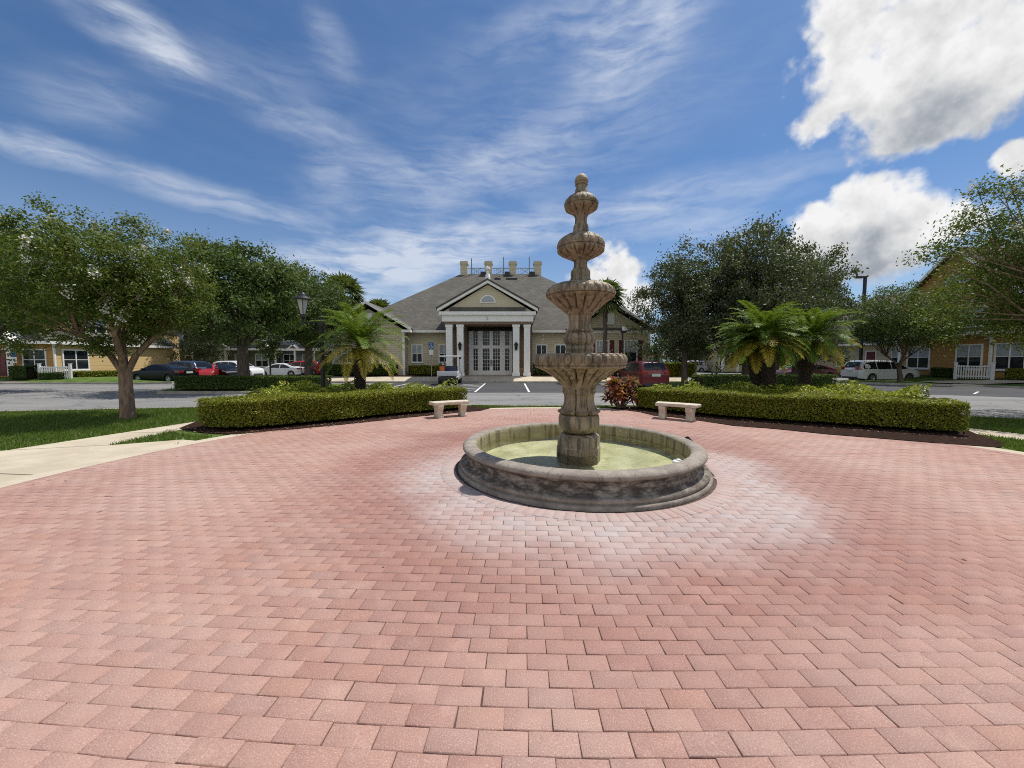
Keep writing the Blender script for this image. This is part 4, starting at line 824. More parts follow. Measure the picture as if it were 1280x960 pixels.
# portico
pc = MB()
pc.box(-5.75, 1.75, 31.05, 33.9, 4.83, 5.36); pc.box(-5.95, 1.95, 30.85, 33.9, 5.36, 5.62)
for sg in (-1, 1): pc.prism([(-1.98+sg*4.1, 30.84, 5.62), (-1.98, 30.84, 7.92), (-1.98, 30.84, 8.20), (-1.98+sg*4.1, 30.84, 5.86)], (0, .3, 0))
pc.build('portico_frieze', m_trim, CH)
g = MB(); g.prism([(-1.98-3.7, 31.2, 5.63), (-1.98+3.7, 31.2, 5.63), (-1.98, 31.2, 7.85)], (0, 6, 0)); g.build('pediment', m_khaki, CH)
g = MB(); g.box(-5.1, 1.1, 30.95, 31.19, 5.625, 5.98); g.prism([(-5.1, 30.95, 5.98), (-4.6, 31.19, 5.98), (-4.6, 31.19, 5.99)], (.01, 0, 0)); g.build('painted_eave_shadow', m_roof, CH)  # dark strip put in as the shadow under the pediment's overhang
g = MB()
for sg in (-1, 1): g.prism([(-1.98+sg*4.2, 30.8, 5.80), (-1.98, 30.8, 8.13), (-1.98, 30.8, 8.28), (-1.98+sg*4.2, 30.8, 5.95)], (0, 9, 0))
g.build('portico_roof', m_roof, CH)
fanlight(CH, (-1.98, 31.2, 6.35), X, F_, .66)
for x0, x1 in ((-5.45, -4.93), (-4.55, -4.01), (.07, .61), (.99, 1.50)):
    c_ = MB(); c_.box(x0, x1, 31.15, 31.68, .35, 4.6); c_.box(x0-.05, x1+.05, 31.10, 31.73, .35, .62); c_.box(x0-.04, x1+.04, 31.11, 31.72, 4.4, 4.602); c_.build('column', m_trim, CH)
b = MB(); b.box(-5.6, 1.6, 31.08, 33.9, 4.604, 4.828); b.box(-5.75, -3.95, 33.0, 33.95, .3, 4.6); b.box(.05, 1.75, 33.0, 33.95, .3, 4.6); b.box(-5.2, -4.25, 31.75, 32.9, .34, 1.0); b.box(.35, 1.3, 31.75, 32.9, .34, 1.0); b.build_each('portico_pier', m_brown, CH)
# entrance: four leaves with lites above and below
ef = MB(); ef.box(-3.85, .0, 33.86, 33.97, .36, 4.55)
EN = ef.build('entrance_doors', m_trim, CH)
gl_ = MB(); mu = MB()
for x0, x1, nc in ((-3.45, -3.08, 2), (-2.62, -2.02, 3), (-1.70, -1.10, 3), (-.62, -.25, 2)):
    for z0, z1, nr in ((3.0, 4.25, 4), (.75, 2.72, 6)):
        gl_.box(x0, x1, 33.845, 33.87, z0, z1)
        for i in range(1, nc): x = x0+(x1-x0)*i/nc; mu.box(x-.014, x+.014, 33.832, 33.846, z0, z1)
        for i in range(1, nr): z = z0+(z1-z0)*i/nr; mu.box(x0, x1, 33.834, 33.8455, z-.014, z+.014)
gl_.build('pane', m_glass, EN); mu.build('muntin', m_trim, EN)
hd = MB(); hd.box(-1.92, -1.88, 33.76, 33.86, 1.2, 1.7); hd.box(-1.82, -1.78, 33.76, 33.86, 1.2, 1.7); hd.build('handle', m_black, EN)
for lx in (-4.28, .34):
    l = MB(); l.lathe([(.02, -.28), (.09, -.24), (.14, .18), (.19, .2), (.06, .36), (.02, .42)], 8, (lx, 30.98, 2.75), close=True); l.box(lx-.03, lx+.03, 30.95, 31.16, 2.9, 2.96); l.build('wall_lantern', m_black, CH)
nb = MB(); nb.box(-4.38, -4.2, 31.12, 31.16, 1.78, 1.95); nb.build('intercom', m_black, CH)
fc = bpy.data.curves.new('house_number', 'FONT'); fc.body = '2'; fc.size = .34; fc.extrude = .01; fo = bpy.data.objects.new('house_number', fc); col.objects.link(fo); fo.parent = CH
fo.location = Vector((-2.1, 31.035, 4.98))-CH.location; fo.rotation_euler = (R(90), 0, 0); fc.materials.append(m_kerb)
bpy.context.view_layer.update(); me_ = bpy.data.meshes.new_from_object(fo.evaluated_get(bpy.context.evaluated_depsgraph_get())); l_ = fo.location.copy(); bpy.data.objects.remove(fo); fo = bpy.data.objects.new('house_number', me_); col.objects.link(fo); fo.parent = CH; fo.location = l_; fo.rotation_euler = (R(90), 0, 0)
# widow's walk
for px_ in (580, 610.5, 641, 672):
    q = at(px_, 346, 45); p_ = MB(); p_.box(q.x-.42, q.x+.42, 45.0, 45.84, 11.2, 13.0); p_.box(q.x-.50, q.x+.50, 44.92, 45.92, 13.0, 13.16); p_.box(q.x-.44, q.x+.44, 44.98, 45.86, 13.16, 13.34); p_.build('roof_pillar', m_khaki, CH)
xs = [at(p, 346, 45).x for p in (580, 610.5, 641, 672)]
for i in range(3):
    a, b_ = xs[i]+.42, xs[i+1]-.42; r_ = MB(); r_.box(a, b_, 45.36, 45.44, 12.55, 12.63); r_.box(a, b_, 45.36, 45.44, 11.85, 11.92); n_ = 8
    for k in range(1, n_): x = a+(b_-a)*k/n_; r_.box(x-.02, x+.02, 45.375, 45.425, 11.92, 12.55)
    mx = (a+b_)/2; h_ = .5
    r_.tube([(mx-h_, 45.4, 11.92), (mx+h_, 45.4, 12.55)], .03, 5); r_.tube([(mx-h_, 45.41, 12.55), (mx+h_, 45.41, 11.92)], .03, 5); r_.build('roof_railing', m_railm, CH)
for px_, h_ in ((589.5, 13.6), (629.6, 13.75), (661.6, 13.8)): q = at(px_, 346, 44.9); r_ = MB(); r_.tube([(q.x, 44.9, 11.5), (q.x, 44.9, h_)], .055, 8); r_.build('flue_pipe', m_blue, CH)
for px_, py_ in ((604, 344.5), (634, 343.5), (665, 343)): q = at(px_, py_, 44.7); r_ = MB(); r_.box(q.x-.3, q.x+.3, 44.5, 45.0, 11.4, 12.0); r_.build('roof_vent', m_black, CH)
for x0, x1 in ((-2.0, -1.3), (-.65, .6)): r_ = MB(); zz = 4.27+(43.7-33.35)*(11.75-4.27)/(45-33.35); r_.box(x0, x1, 43.65, 43.9, zz-.05, zz+.16); r_.build('ridge_vent', m_black, CH)
r_ = MB(); r_.lathe([(.2, 8.1), (.2, 8.6), (.12, 8.7), (.1, 8.95), (.22, 9.05), (.2, 9.2), (.01, 9.3)], 12, (-1.98, 31.2, 0), close=True); r_.build('finial', m_trim, CH, smooth=True)
# raised ground: sidewalk and beds in front of the clubhouse
def slope(name, pts, m): return struct(sheet(name, pts, 0, m))
slope('sidewalk', [(-20, 29.2, .03), (14, 29.2, .03), (14, 31.0, .33), (-20, 31.0, .33)], m_conc)
slope('sidewalk', [(-5.2, 31.0, .334), (1.6, 31.0, .334), (1.6, 34, .35), (-5.2, 34, .35)], m_conc)
kerb('kerb', [(14, 29.05), (-20, 29.05)], -.16, .03)
slope('mulch_bed', [(-20, 30.9, .338), (-5.7, 30.9, .338), (-5.7, 34, .38), (-20, 34, .38)], m_mulch)
slope('mulch_bed', [(1.7, 30.9, .338), (13, 30.9, .338), (13, 34, .38), (1.7, 34, .38)], m_mulch)
struct(sheet('stall_asphalt', [(-9, 20.4), (6.5, 20.4), (6.5, 28.9), (-9, 28.9)], ROAD+.004, m_stall))
ln = 0
for xs_ in (-7.9, -5.0, -2.05, .95, 3.95):
    struct(sheet('stall_line', [(xs_-.06, 20.7), (xs_+.06, 20.7), (xs_+.06, 28.6), (xs_-.06, 28.6)], ROAD+.008, m_white))
for k in range(5): struct(sheet('stall_line', [(-3.6, 21.2+k*1.5), (-2.15, 22.2+k*1.5), (-2.15, 22.35+k*1.5), (-3.6, 21.35+k*1.5)], ROAD+.008, m_white))
# foundation planting of the clubhouse
GF = 'foundation shrubs of the clubhouse'
hedge('foundation_shrub', [(-15.6, 31.9), (-9.9, 31.9)], .8, .95, .10, 800, 'dark foundation shrubs under the clubhouse side gable', m_hedge_g, 5, group=GF, z0=.36)
hedge('foundation_shrub', [(-9.0, 32.4), (-6.0, 32.4)], .8, .85, .10, 800, 'shrub row under the clubhouse windows behind the golf cart', m_hedge, 6, group=GF, z0=.36)
hedge('foundation_shrub', [(1.8, 32.2), (3.2, 32.2)], .8, 1.0, .10, 800, 'bright green shrub at the foot of the outermost portico column', m_hedge_g, 7, group=GF, z0=.36)
hedge('foundation_shrub', [(3.6, 31.7), (8.2, 31.7)], .7, .7, .10, 800, 'low dark planting behind the fountain bowl along the clubhouse', m_hedge_g, 8, group=GF, z0=.36)
hedge('hedge', [(8.6, 30.9), (15.2, 30.9)], 1.2, 1.25, .11, 700, 'bright green topped hedge behind the red car by the shuttered wing', m_hedge, 9, z0=.2)
# ---------------- left house (sun and shade put into the colour: tan end wall, darker orange front)
LH = thing('town_house', (-40, 33, .3), 'tan and orange two storey house behind the white flowering tree', 'house', 'town houses round the car park')
wl = MB(); wl.box(-36.9, -36, 29.7, 40, .1, 3.0); wl.box(-50, -37.0, 31.2, 42, .1, 6.2); wl.box(-50, -36.9, 29.72, 31.3, .1, 3.0)
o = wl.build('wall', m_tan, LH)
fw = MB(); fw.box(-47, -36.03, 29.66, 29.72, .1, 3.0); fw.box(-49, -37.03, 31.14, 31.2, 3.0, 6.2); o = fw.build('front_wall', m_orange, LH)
rf = MB(); rf.prism([(-50, 29.1, 3.0), (-50, 31.2, 4.0), (-50, 31.2, 4.12), (-50, 29.1, 3.14)], (14.25, 0, 0)); rf.prism([(-35.75, 29.1, 3.0), (-37.0, 29.1, 4.0), (-37.0, 29.1, 4.12), (-35.75, 29.1, 3.14)], (0, 11.3, 0))
rf.add([(-51, 30.4, 6.2), (-36.3, 30.4, 6.2), (-36.3, 43, 6.2), (-51, 43, 6.2), (-46, 36.5, 9.8), (-41.5, 36.5, 9.8)], [(0, 1, 5, 4), (1, 2, 5), (2, 3, 4, 5), (3, 0, 4), (3, 2, 1, 0)]); rf.build('roof', m_roof, LH)
tr = MB(); tr.box(-50, -35.75, 29.02, 29.1, 2.92, 3.14); tr.box(-35.75, -35.67, 29.02, 40.4, 2.92, 3.14); tr.box(-36.06, -35.96, 29.62, 29.74, .1, 2.95); tr.box(-35.98, -35.88, 34.6, 34.72, .1, 2.95)
tr.box(-51, -36.2, 30.3, 30.4, 6.1, 6.3); tr.build_each('trim', m_trim, LH)
gb_ = MB(); gb_.prism([(-40.6, 28.9, 3.16), (-38.2, 28.9, 3.16), (-39.4, 28.9, 3.95)], (0, 1.6, 0)); gb_.build('porch_gable', m_trim, LH)
gb_ = MB(); gb_.prism([(-40.2, 28.88, 3.26), (-38.6, 28.88, 3.26), (-39.4, 28.88, 3.76)], (0, .03, 0)); gb_.build('porch_gable_face', m_roof, LH)
window(LH, (-37.55, 29.66, .95), X, F_, 1.7, 1.5, 2, blind=False); window(LH, (-36.0, 31.1, .95), Y_, X, 1.7, 1.5, 2, blind=False)
window(LH, (-40.9, 31.14, 4.0), X, F_, 1.9, 1.25, 2); window(LH, (-36.98, 33.6, 4.1), Y_, X, 1.6, 1.2, 2)
door(LH, (-40.2, 29.66, .45), X, F_, .95, 2.05, m_red)
st = MB(); st.box(-39.5, -39.1, 29.5, 29.64, .3, 2.9); st.box(-41.4, -41.0, 29.5, 29.64, .3, 2.9); st.build_each('porch_post', m_trim, LH)
m_blue_s = mat('blue_sign_paint', (.02, .10, .32), (.02, .09, .28), 6, .5)
HS = thing('flag_sign', (-38.95, 29.3, .35), 'small blue and white garden flag beside the red front door', 'sign')
mb = MB(); mb.tube([(-38.95, 29.3, .25), (-38.95, 29.3, 2.4)], .02, 6); mb.build('pole', m_trim, HS); mb = MB(); mb.box(-38.93, -38.5, 29.29, 29.305, 1.9, 2.38); mb.build('banner', m_blue_s, HS); mb = MB(); mb.box(-38.93, -38.5, 29.288, 29.307, 1.45, 1.897); mb.build('banner_foot', m_wplast, HS)
slope('lawn', [(-60, 26.8, -.02), (-36.0, 27.9, .0), (-27.2, 27.6, .0), (-25.9, 28.6, .0), (-26.4, 30.2, .0), (-33, 37, .05), (-35.9, 37, .3), (-35.9, 29.6, .33), (-60, 29.6, .33)], m_lawn)
kerb('kerb', [(-60, 26.8), (-36.0, 27.9), (-27.2, 27.6), (-25.9, 28.6), (-26.4, 30.2)], .16, .02)
slope('sidewalk', [(-60, 26.9, .0), (-36.0, 27.95, .014), (-36.2, 28.9, .16), (-60, 28.0, .16)], m_conc)
GB = 'shrubs at the town houses'
hedge('shrub', [(-38.5, 28.5), (-36.9, 28.5)], .8, 1.0, .09, 900, 'dark rounded shrub under the window beside the red front door', m_hedge_g, 10, cat='shrub', group=GB, z0=.2)
hedge('shrub', [(-36.4, 28.6), (-34.6, 28.9)], .7, .62, .09, 900, 'low dark shrub in front of the picket fence', m_hedge_g, 11, cat='shrub', group=GB, z0=.1)
hedge('shrub', [(-35.2, 30.2), (-34.9, 34)], .6, .55, .09, 900, 'low flowering border along the sunlit tan wall', m_hedge, 12, cat='shrub', group=GB, z0=.2)
hedge('shrub', [(-41.2, 28.4), (-40.2, 28.4)], .6, .6, .09, 900, 'small shrub beside the path to the red front door', m_hedge, 13, cat='shrub', group=GB, z0=.2)
def picket(P, u, length, h, label, n):
    Pv = Vector(P); T = thing('picket_fence', Pv, label, 'fence', 'white picket fences'); nn = Vector((-u.y, u.x, 0))
    po = MB(); po.fbox(P, u, nn, -.07, .07, 0, h+.1, -.06, .06); po.fbox(P, u, nn, -.085, .085, h+.1, h+.14, -.085, .085); po.build('post', m_wplast, T)
    po = MB(); po.fbox(P, u, nn, length-.07, length+.07, 0, h+.1, -.06, .06); po.fbox(P, u, nn, length-.085, length+.085, h+.1, h+.14, -.085, .085); po.build('post', m_wplast, T)
    for z in (.2, h-.2): r_ = MB(); r_.fbox(P, u, nn, .07, length-.07, z, z+.09, -.02, .02); r_.build('rail', m_wplast, T)
    for k in range(n): x = .16+(length-.32)*k/(n-1); r_ = MB(); r_.fbox(P, u, nn, x-.035, x+.035, .08, h-.05-.06*math.sin(math.pi*k/(n-1)), .021, .042); r_.build('picket', m_wplast, T)
    return T
picket((-36.3, 28.9, .15), Vector((1, .12, 0)).normalized(), 2.1, 1.12, 'white picket fence panel by the tan house half hidden by the flowering tree', 13)
# ---------------- right house: orange, its face turned to the plaza
RX = 34.5; W_ = -X
RH = thing('town_house', (38, 27, .4), 'orange two storey gabled house beyond the white picket fence and minivan', 'house', 'town houses round the car park')
wl = MB(); wl.box(RX, 46, 20, 33.6, .1, 6.4); wl.prism([(RX, 25.6, 6.4), (RX, 33.6, 6.4), (RX, 29.6, 10.2)], (7, 0, 0)); wl.box(RX-.02, 40, 20, 33.58, .1, 3.62); wl.build('wall', m_orange, RH)
rf = MB(); gable_roof(rf, (RX-.5, 29.6, 0), Y_, W_, 4.5, 11, 5.95, 10.25); rf.prism([(RX-.5, 19.5, 6.4), (RX-.5, 25.7, 6.4), (46, 25.7, 9), (46, 19.5, 9)], (0, 0, .16))
rf.prism([(RX-.85, 20, 3.62), (RX-.85, 34.1, 3.62), (RX, 34.1, 4.0), (RX, 20, 4.0)], (0, 0, .10)); rf.build('roof', m_roofb, RH)
tr = MB(); tr.box(RX-.93, RX-.85, 20, 34.1, 3.52, 3.76); tr.box(RX-.14, RX-.03, 27.05, 27.2, .3, 3.5); tr.tube([(RX-.85, 27.12, 3.55), (RX-.1, 27.12, 3.2)], .06, 6); tr.box(RX-.10, RX-.025, 33.4, 33.62, .1, 3.6)
for sg in (-1, 1): tr.prism([(RX-.56, 29.6+sg*4.55, 5.78), (RX-.56, 29.6, 10.13), (RX-.56, 29.6, 10.40), (RX-.56, 29.6+sg*4.55, 6.05)], (.06, 0, 0))
tr.build_each('trim', m_trim, RH); u_ = -Y_
fanlight(RH, (RX, 29.6, 7.55), u_, W_, .85)
for y_ in (31.98, 28.45, 26.1): window(RH, (RX-.02, y_, 1.05), u_, W_, 1.62 if y_ > 30 else 1.5, 1.72, 2)
window(RH, (RX, 28.35, 4.25), u_, W_, 1.45, 1.3, 2); window(RH, (RX, 24.2, 4.25), u_, W_, 1.45, 1.3, 2); window(RH, (RX-.02, 23, 1.05), u_, W_, 1.6, 1.72, 2)
slope('lawn', [(25.6, 28.2, .0), (28.4, 26.6, .0), (31.2, 24.8, .0), (32.0, 22, .0), (32.2, 14, .0), (34.4, 14, .42), (34.4, 36, .42), (31, 33, .05), (26.2, 30.6, .0)], m_lawn)
kerb('kerb', [(26.2, 30.6), (25.6, 28.2), (28.4, 26.6), (31.2, 24.8), (32.0, 22), (32.2, 14)][::-1], -.16, .02)
slope('sidewalk', [(30.2, 26.5, .06), (31.6, 25.2, .06), (34.3, 22.5, .43), (34.3, 23.8, .43), (32.2, 27.2, .2), (30.5, 28.2, .1)], m_conc)
picket((32.9, 27.9, .25), Vector((.12, -1, 0)).normalized(), 2.0, 1.12, 'white picket fence panel under the window of the orange house', 13)
hedge('shrub', [(33.6, 30.4), (33.7, 28.6)], .7, .75, .09, 900, 'round green shrub beside the picket fence of the orange house nearer the minivan', m_hedge_g, 14, cat='shrub', group=GB, z0=.3)
hedge('shrub', [(33.3, 25.6), (33.5, 23.6)], .8, .8, .09, 900, 'round green shrub between the picket fence and the picture edge', m_hedge, 15, cat='shrub', group=GB, z0=.3)
for k in range(5): struct(sheet('stall_line', [(22.2+k*1.9, 20.6-k*1.0), (22.35+k*1.9, 20.6-k*1.0), (24.3+k*1.9, 22.0-k*1.0), (24.15+k*1.9, 22.0-k*1.0)], ROAD+.008, m_white))
struct(sheet('stall_asphalt', [(19.5, 20.4), (26, 16.5), (32, 14.5), (32, 21.5), (30.9, 24.6), (28, 26.4), (25.4, 28.0), (20.5, 28.0)], ROAD+.004, m_stall))
# cream section with a red door next to it, and further houses
CHs = thing('town_house', (40, 40, .3), 'cream house with red door behind the white minivan', 'house', 'town houses round the car park')
wl = MB(); wl.box(36.5, 46, 33.7, 48, .1, 6.0); wl.build('wall', m_cream, CHs); rf = MB(); rf.prism([(36.0, 33.65, 6.0), (46, 33.65, 9.5), (46, 33.65, 9.66), (36.0, 33.65, 6.16)], (0, 14.6, 0)); rf.prism([(35.5, 33.65, 3.3), (36.5, 33.65, 3.8), (36.5, 33.65, 3.9), (35.5, 33.65, 3.4)], (0, 14.6, 0)); rf.build('roof', m_roofb, CHs)
tr = MB(); tr.box(35.44, 35.5, 33.7, 48.2, 3.2, 3.42); tr.box(35.94, 36.0, 33.7, 48.2, 5.9, 6.18); tr.box(36.38, 36.48, 34.0, 34.15, .1, 3.3); tr.build_each('trim', m_trim, CHs)
door(CHs, (36.5, 38.3, .45), u_, W_, .95, 2.1, m_red); window(CHs, (36.5, 35.6, 1.1), u_, W_, 1.1, 1.7, 2); window(CHs, (36.5, 41.5, 1.1), u_, W_, 1.5, 1.7, 2); window(CHs, (36.5, 36.2, 4.2), u_, W_, 1.4, 1.3, 2)
def row_house(x0, x1, y, ez, m_w, label, n, roofm, seed, doors=(), arch=False):
    T = thing('town_house', ((x0+x1)/2, y, .2), label, 'house', 'town houses round the car park'); wl = MB(); wl.box(x0, x1, y, y+10, .0, ez); wl.build('wall', m_w, T)
    rf = MB(); rf.add([(x0-.4, y-.5, ez), (x1+.4, y-.5, ez), (x1+.4, y+10.5, ez), (x0-.4, y+10.5, ez), (x0+3.5, y+5, ez+3.2), (x1-3.5, y+5, ez+3.2)], [(0, 1, 5, 4), (1, 2, 5), (2, 3, 4, 5), (3, 0, 4), (3, 2, 1, 0)])
    rf.prism([(x0, y-1.3, 3.0), (x0, y-.001, 3.55), (x0, y-.001, 3.67), (x0, y-1.3, 3.12)], (x1-x0, 0, 0)); rf.build('roof', roofm, T)
    tr = MB(); tr.box(x0, x1, y-1.38, y-1.3, 2.88, 3.14); tr.box(x0-.42, x1+.42, y-.58, y-.5, ez-.1, ez+.14); tr.build_each('trim', m_trim, T)
    st = (x1-x0)/n
    for k in range(n):
        c_ = x0+st*(k+.5); window(T, (c_, y, 4.25), X, F_, 1.25, 1.35, 2, blind=(k % 2 == 0))
        if k in doors: door(T, (c_, y, .2), X, F_, .95, 2.05, m_red)
        else: window(T, (c_, y, .95), X, F_, 1.45, 1.45, 2, blind=(k % 3 != 0))
        if k % 2 == 0: g = MB(); g.prism([(c_+st*.5-.75, y-1.42, 3.1), (c_+st*.5+.75, y-1.42, 3.1), (c_+st*.5, y-1.42, 3.72)], (0, .5, 0)); g.build('dormer', m_trim, T); g = MB(); g.prism([(c_+st*.5-.42, y-1.45, 3.17), (c_+st*.5+.42, y-1.45, 3.17), (c_+st*.5, y-1.45, 3.5)], (0, .028, 0)); g.build('dormer_face', m_roof, T)
        pp = MB(); pp.box(x0+st*k+.05, x0+st*k+.25, y-1.3, y-1.1, .0, 2.9); pp.build('porch_post', m_trim, T)
    if arch:
        ax = x0+st*(.5); A = MB()
        for i in range(12):
            a0, a1 = math.pi*i/12, math.pi*(i+1)/12
            A.prism([(ax+math.cos(a)*r, y-1.5, 1.5+math.sin(a)*r) for a, r in ((a0, .95), (a1, .95), (a1, 1.25), (a0, 1.25))], (0, .15, 0))
        A.box(ax-1.25, ax-.95, y-1.5, y-1.35, 0, 1.5); A.box(ax+.95, ax+1.25, y-1.5, y-1.35, 0, 1.5); A.build('entry_arch', m_trim, T)
    return T
row_house(-50, -37.2, 48, 6.0, m_blue, 'dark blue grey town house with red door behind the dark parked cars', 5, m_roof, 1, (3,))
row_house(-37.1, -29.6, 46.5, 6.0, m_olive, 'olive grey town house with a white arched entry behind the white sports utility vehicle', 3, m_roof, 2, (), True)
row_house(-29.5, -12.5, 48, 6.0, m_blue, 'pale blue grey town house row with white gablets behind the silver sedan', 7, m_roof, 3, (2,))
row_house(30.5, 37, 56, 6.2, m_cream, 'cream house with an arched entry far behind the burgundy car', 3, m_roofb, 4, (), True)
slope('lawn', [(-52, 43.5, .0), (-12, 43.5, .0), (-12, 48, .1), (-52, 48, .1)], m_lawn)
# islands with lawn in the car park
def island(pts):
    struct(sheet('lawn', pts, .0, m_lawn)); kerb('kerb', pts+[pts[0]], -.16, .012)
island([(-18.6, 19.8), (-10.2, 19.8), (-9.4, 21), (-9.4, 25), (-10.2, 26), (-18.6, 26), (-19.4, 25), (-19.4, 21)])
island([(9.8, 19.8), (18.2, 19.8), (19.2, 21), (19.2, 29), (18.2, 30.8), (11.4, 28.8), (9.8, 28.8)])
hedge('hedge', [(-18.4, 20.1), (-10.2, 20.1)], 1.2, .78, .09, 900, 'dark shaded hedge on the island at the foot of the broad oak', m_hedge_g, 16)
hedge('hedge', [(10.1, 20.3), (17.6, 20.3)], 1.3, .85, .09, 900, 'dark shaded hedge on the island behind the pair of palms', m_hedge_g, 17)
hedge('hedge', [(-27.5, 43.9), (-16, 43.9)], 1.0, 1.1, .12, 500, 'green hedge along the pale blue town houses behind the silver sedan', m_hedge_g, 18)
# ================================================================== VEHICLES
def paint(name, c, metal=.0):
    dk = max(c) < .03; m = mat(name, c, tuple(x*.96 for x in c), 3, .3, metal=metal, coat=.12 if dk else .4, spec=.22 if dk else .5); return m
m_pw = paint('white_car_paint', (.72, .73, .74)); m_ps = paint('silver_car_paint', (.50, .51, .52), .3); m_pr = paint('deep_red_car_paint', (.13, .004, .008)); m_pr2 = paint('bright_red_car_paint', (.36, .018, .018))
m_pn = paint('dark_navy_car_paint', (.006, .007, .013)); m_pb = paint('blue_car_paint', (.025, .045, .10)); m_pbur = paint('burgundy_car_paint', (.11, .008, .015)); m_pk = paint('black_car_paint', (.005, .005, .006))
m_tyre = mat('tyre_rubber', (.018, .018, .018), (.03, .03, .03), 9, .85); m_rim = mat('wheel_alloy', (.45, .46, .47), (.35, .36, .37), 4, .3, metal=.8)
m_tail = mat('red_lamp_lens', (.35, .012, .012), (.25, .01, .01), 8, .15, coat=.6); m_head = mat('clear_lamp_lens', (.62, .64, .66), (.42, .44, .46), 20, .1, coat=.8)
m_plate = mat('licence_plate', (.62, .66, .62), (.45, .52, .42), 14, .4); m_bump = mat('grey_plastic', (.03, .03, .032), (.045, .045, .045), 10, .6)
CARS = {
 'sedan': dict(L=4.75, W=1.82, H=1.45, belt=.94, wx=1.40, r=.33, top=[(-2.37, .72), (-2.33, .95), (-2.1, 1.03), (-1.72, 1.06), (-1.35, 1.20), (-.95, 1.36), (-.55, 1.43), (-.1, 1.455), (.3, 1.43), (.62, 1.34), (1.0, 1.14), (1.22, 1.0), (1.7, .92), (2.1, .83), (2.3, .70), (2.37, .5)],
    win=[[(1.02, .97), (.60, 1.27), (.28, 1.36), (-.22, 1.385), (-.22, .97)], [(-.30, .97), (-.30, 1.38), (-.62, 1.35), (-1.0, 1.20), (-1.32, 1.01), (-1.2, .97)]], ws=(1.16, .36), rw=(-1.60, -.80), nx=0),
 'suv': dict(L=4.75, W=1.88, H=1.70, belt=1.04, wx=1.42, r=.37, top=[(-2.37, .75), (-2.35, 1.02), (-2.26, 1.12), (-2.08, 1.42), (-1.92, 1.60), (-1.6, 1.68), (-.8, 1.715), (0, 1.71), (.35, 1.65), (.65, 1.52), (1.0, 1.28), (1.22, 1.13), (1.75, 1.05), (2.15, .96), (2.32, .78), (2.37, .5)],
    win=[[(1.05, 1.08), (.62, 1.45), (.32, 1.57), (-.2, 1.61), (-.2, 1.08)], [(-.28, 1.08), (-.28, 1.61), (-1.05, 1.60), (-1.12, 1.08)], [(-1.2, 1.08), (-1.14, 1.595), (-1.6, 1.54), (-1.88, 1.22), (-1.85, 1.10)]], ws=(1.17, .42), rw=(-2.24, -1.94), nx=0),
 'van': dict(L=5.15, W=1.98, H=1.76, belt=1.02, wx=1.53, r=.345, top=[(-2.57, .72), (-2.55, 1.0), (-2.47, 1.10), (-2.34, 1.42), (-2.22, 1.62), (-1.95, 1.74), (-1.0, 1.775), (.1, 1.76), (.55, 1.69), (.95, 1.52), (1.35, 1.27), (1.65, 1.09), (2.1, .98), (2.4, .84), (2.53, .68), (2.57, .45)],
    win=[[(1.42, 1.06), (1.0, 1.38), (.66, 1.55), (.1, 1.63), (.1, 1.06)], [(.02, 1.06), (.02, 1.635), (-1.1, 1.64), (-1.1, 1.06)], [(-1.18, 1.06), (-1.18, 1.64), (-1.9, 1.60), (-2.2, 1.36), (-2.26, 1.14), (-2.2, 1.06)]], ws=(1.58, .62), rw=(-2.45, -2.23), nx=0),
}
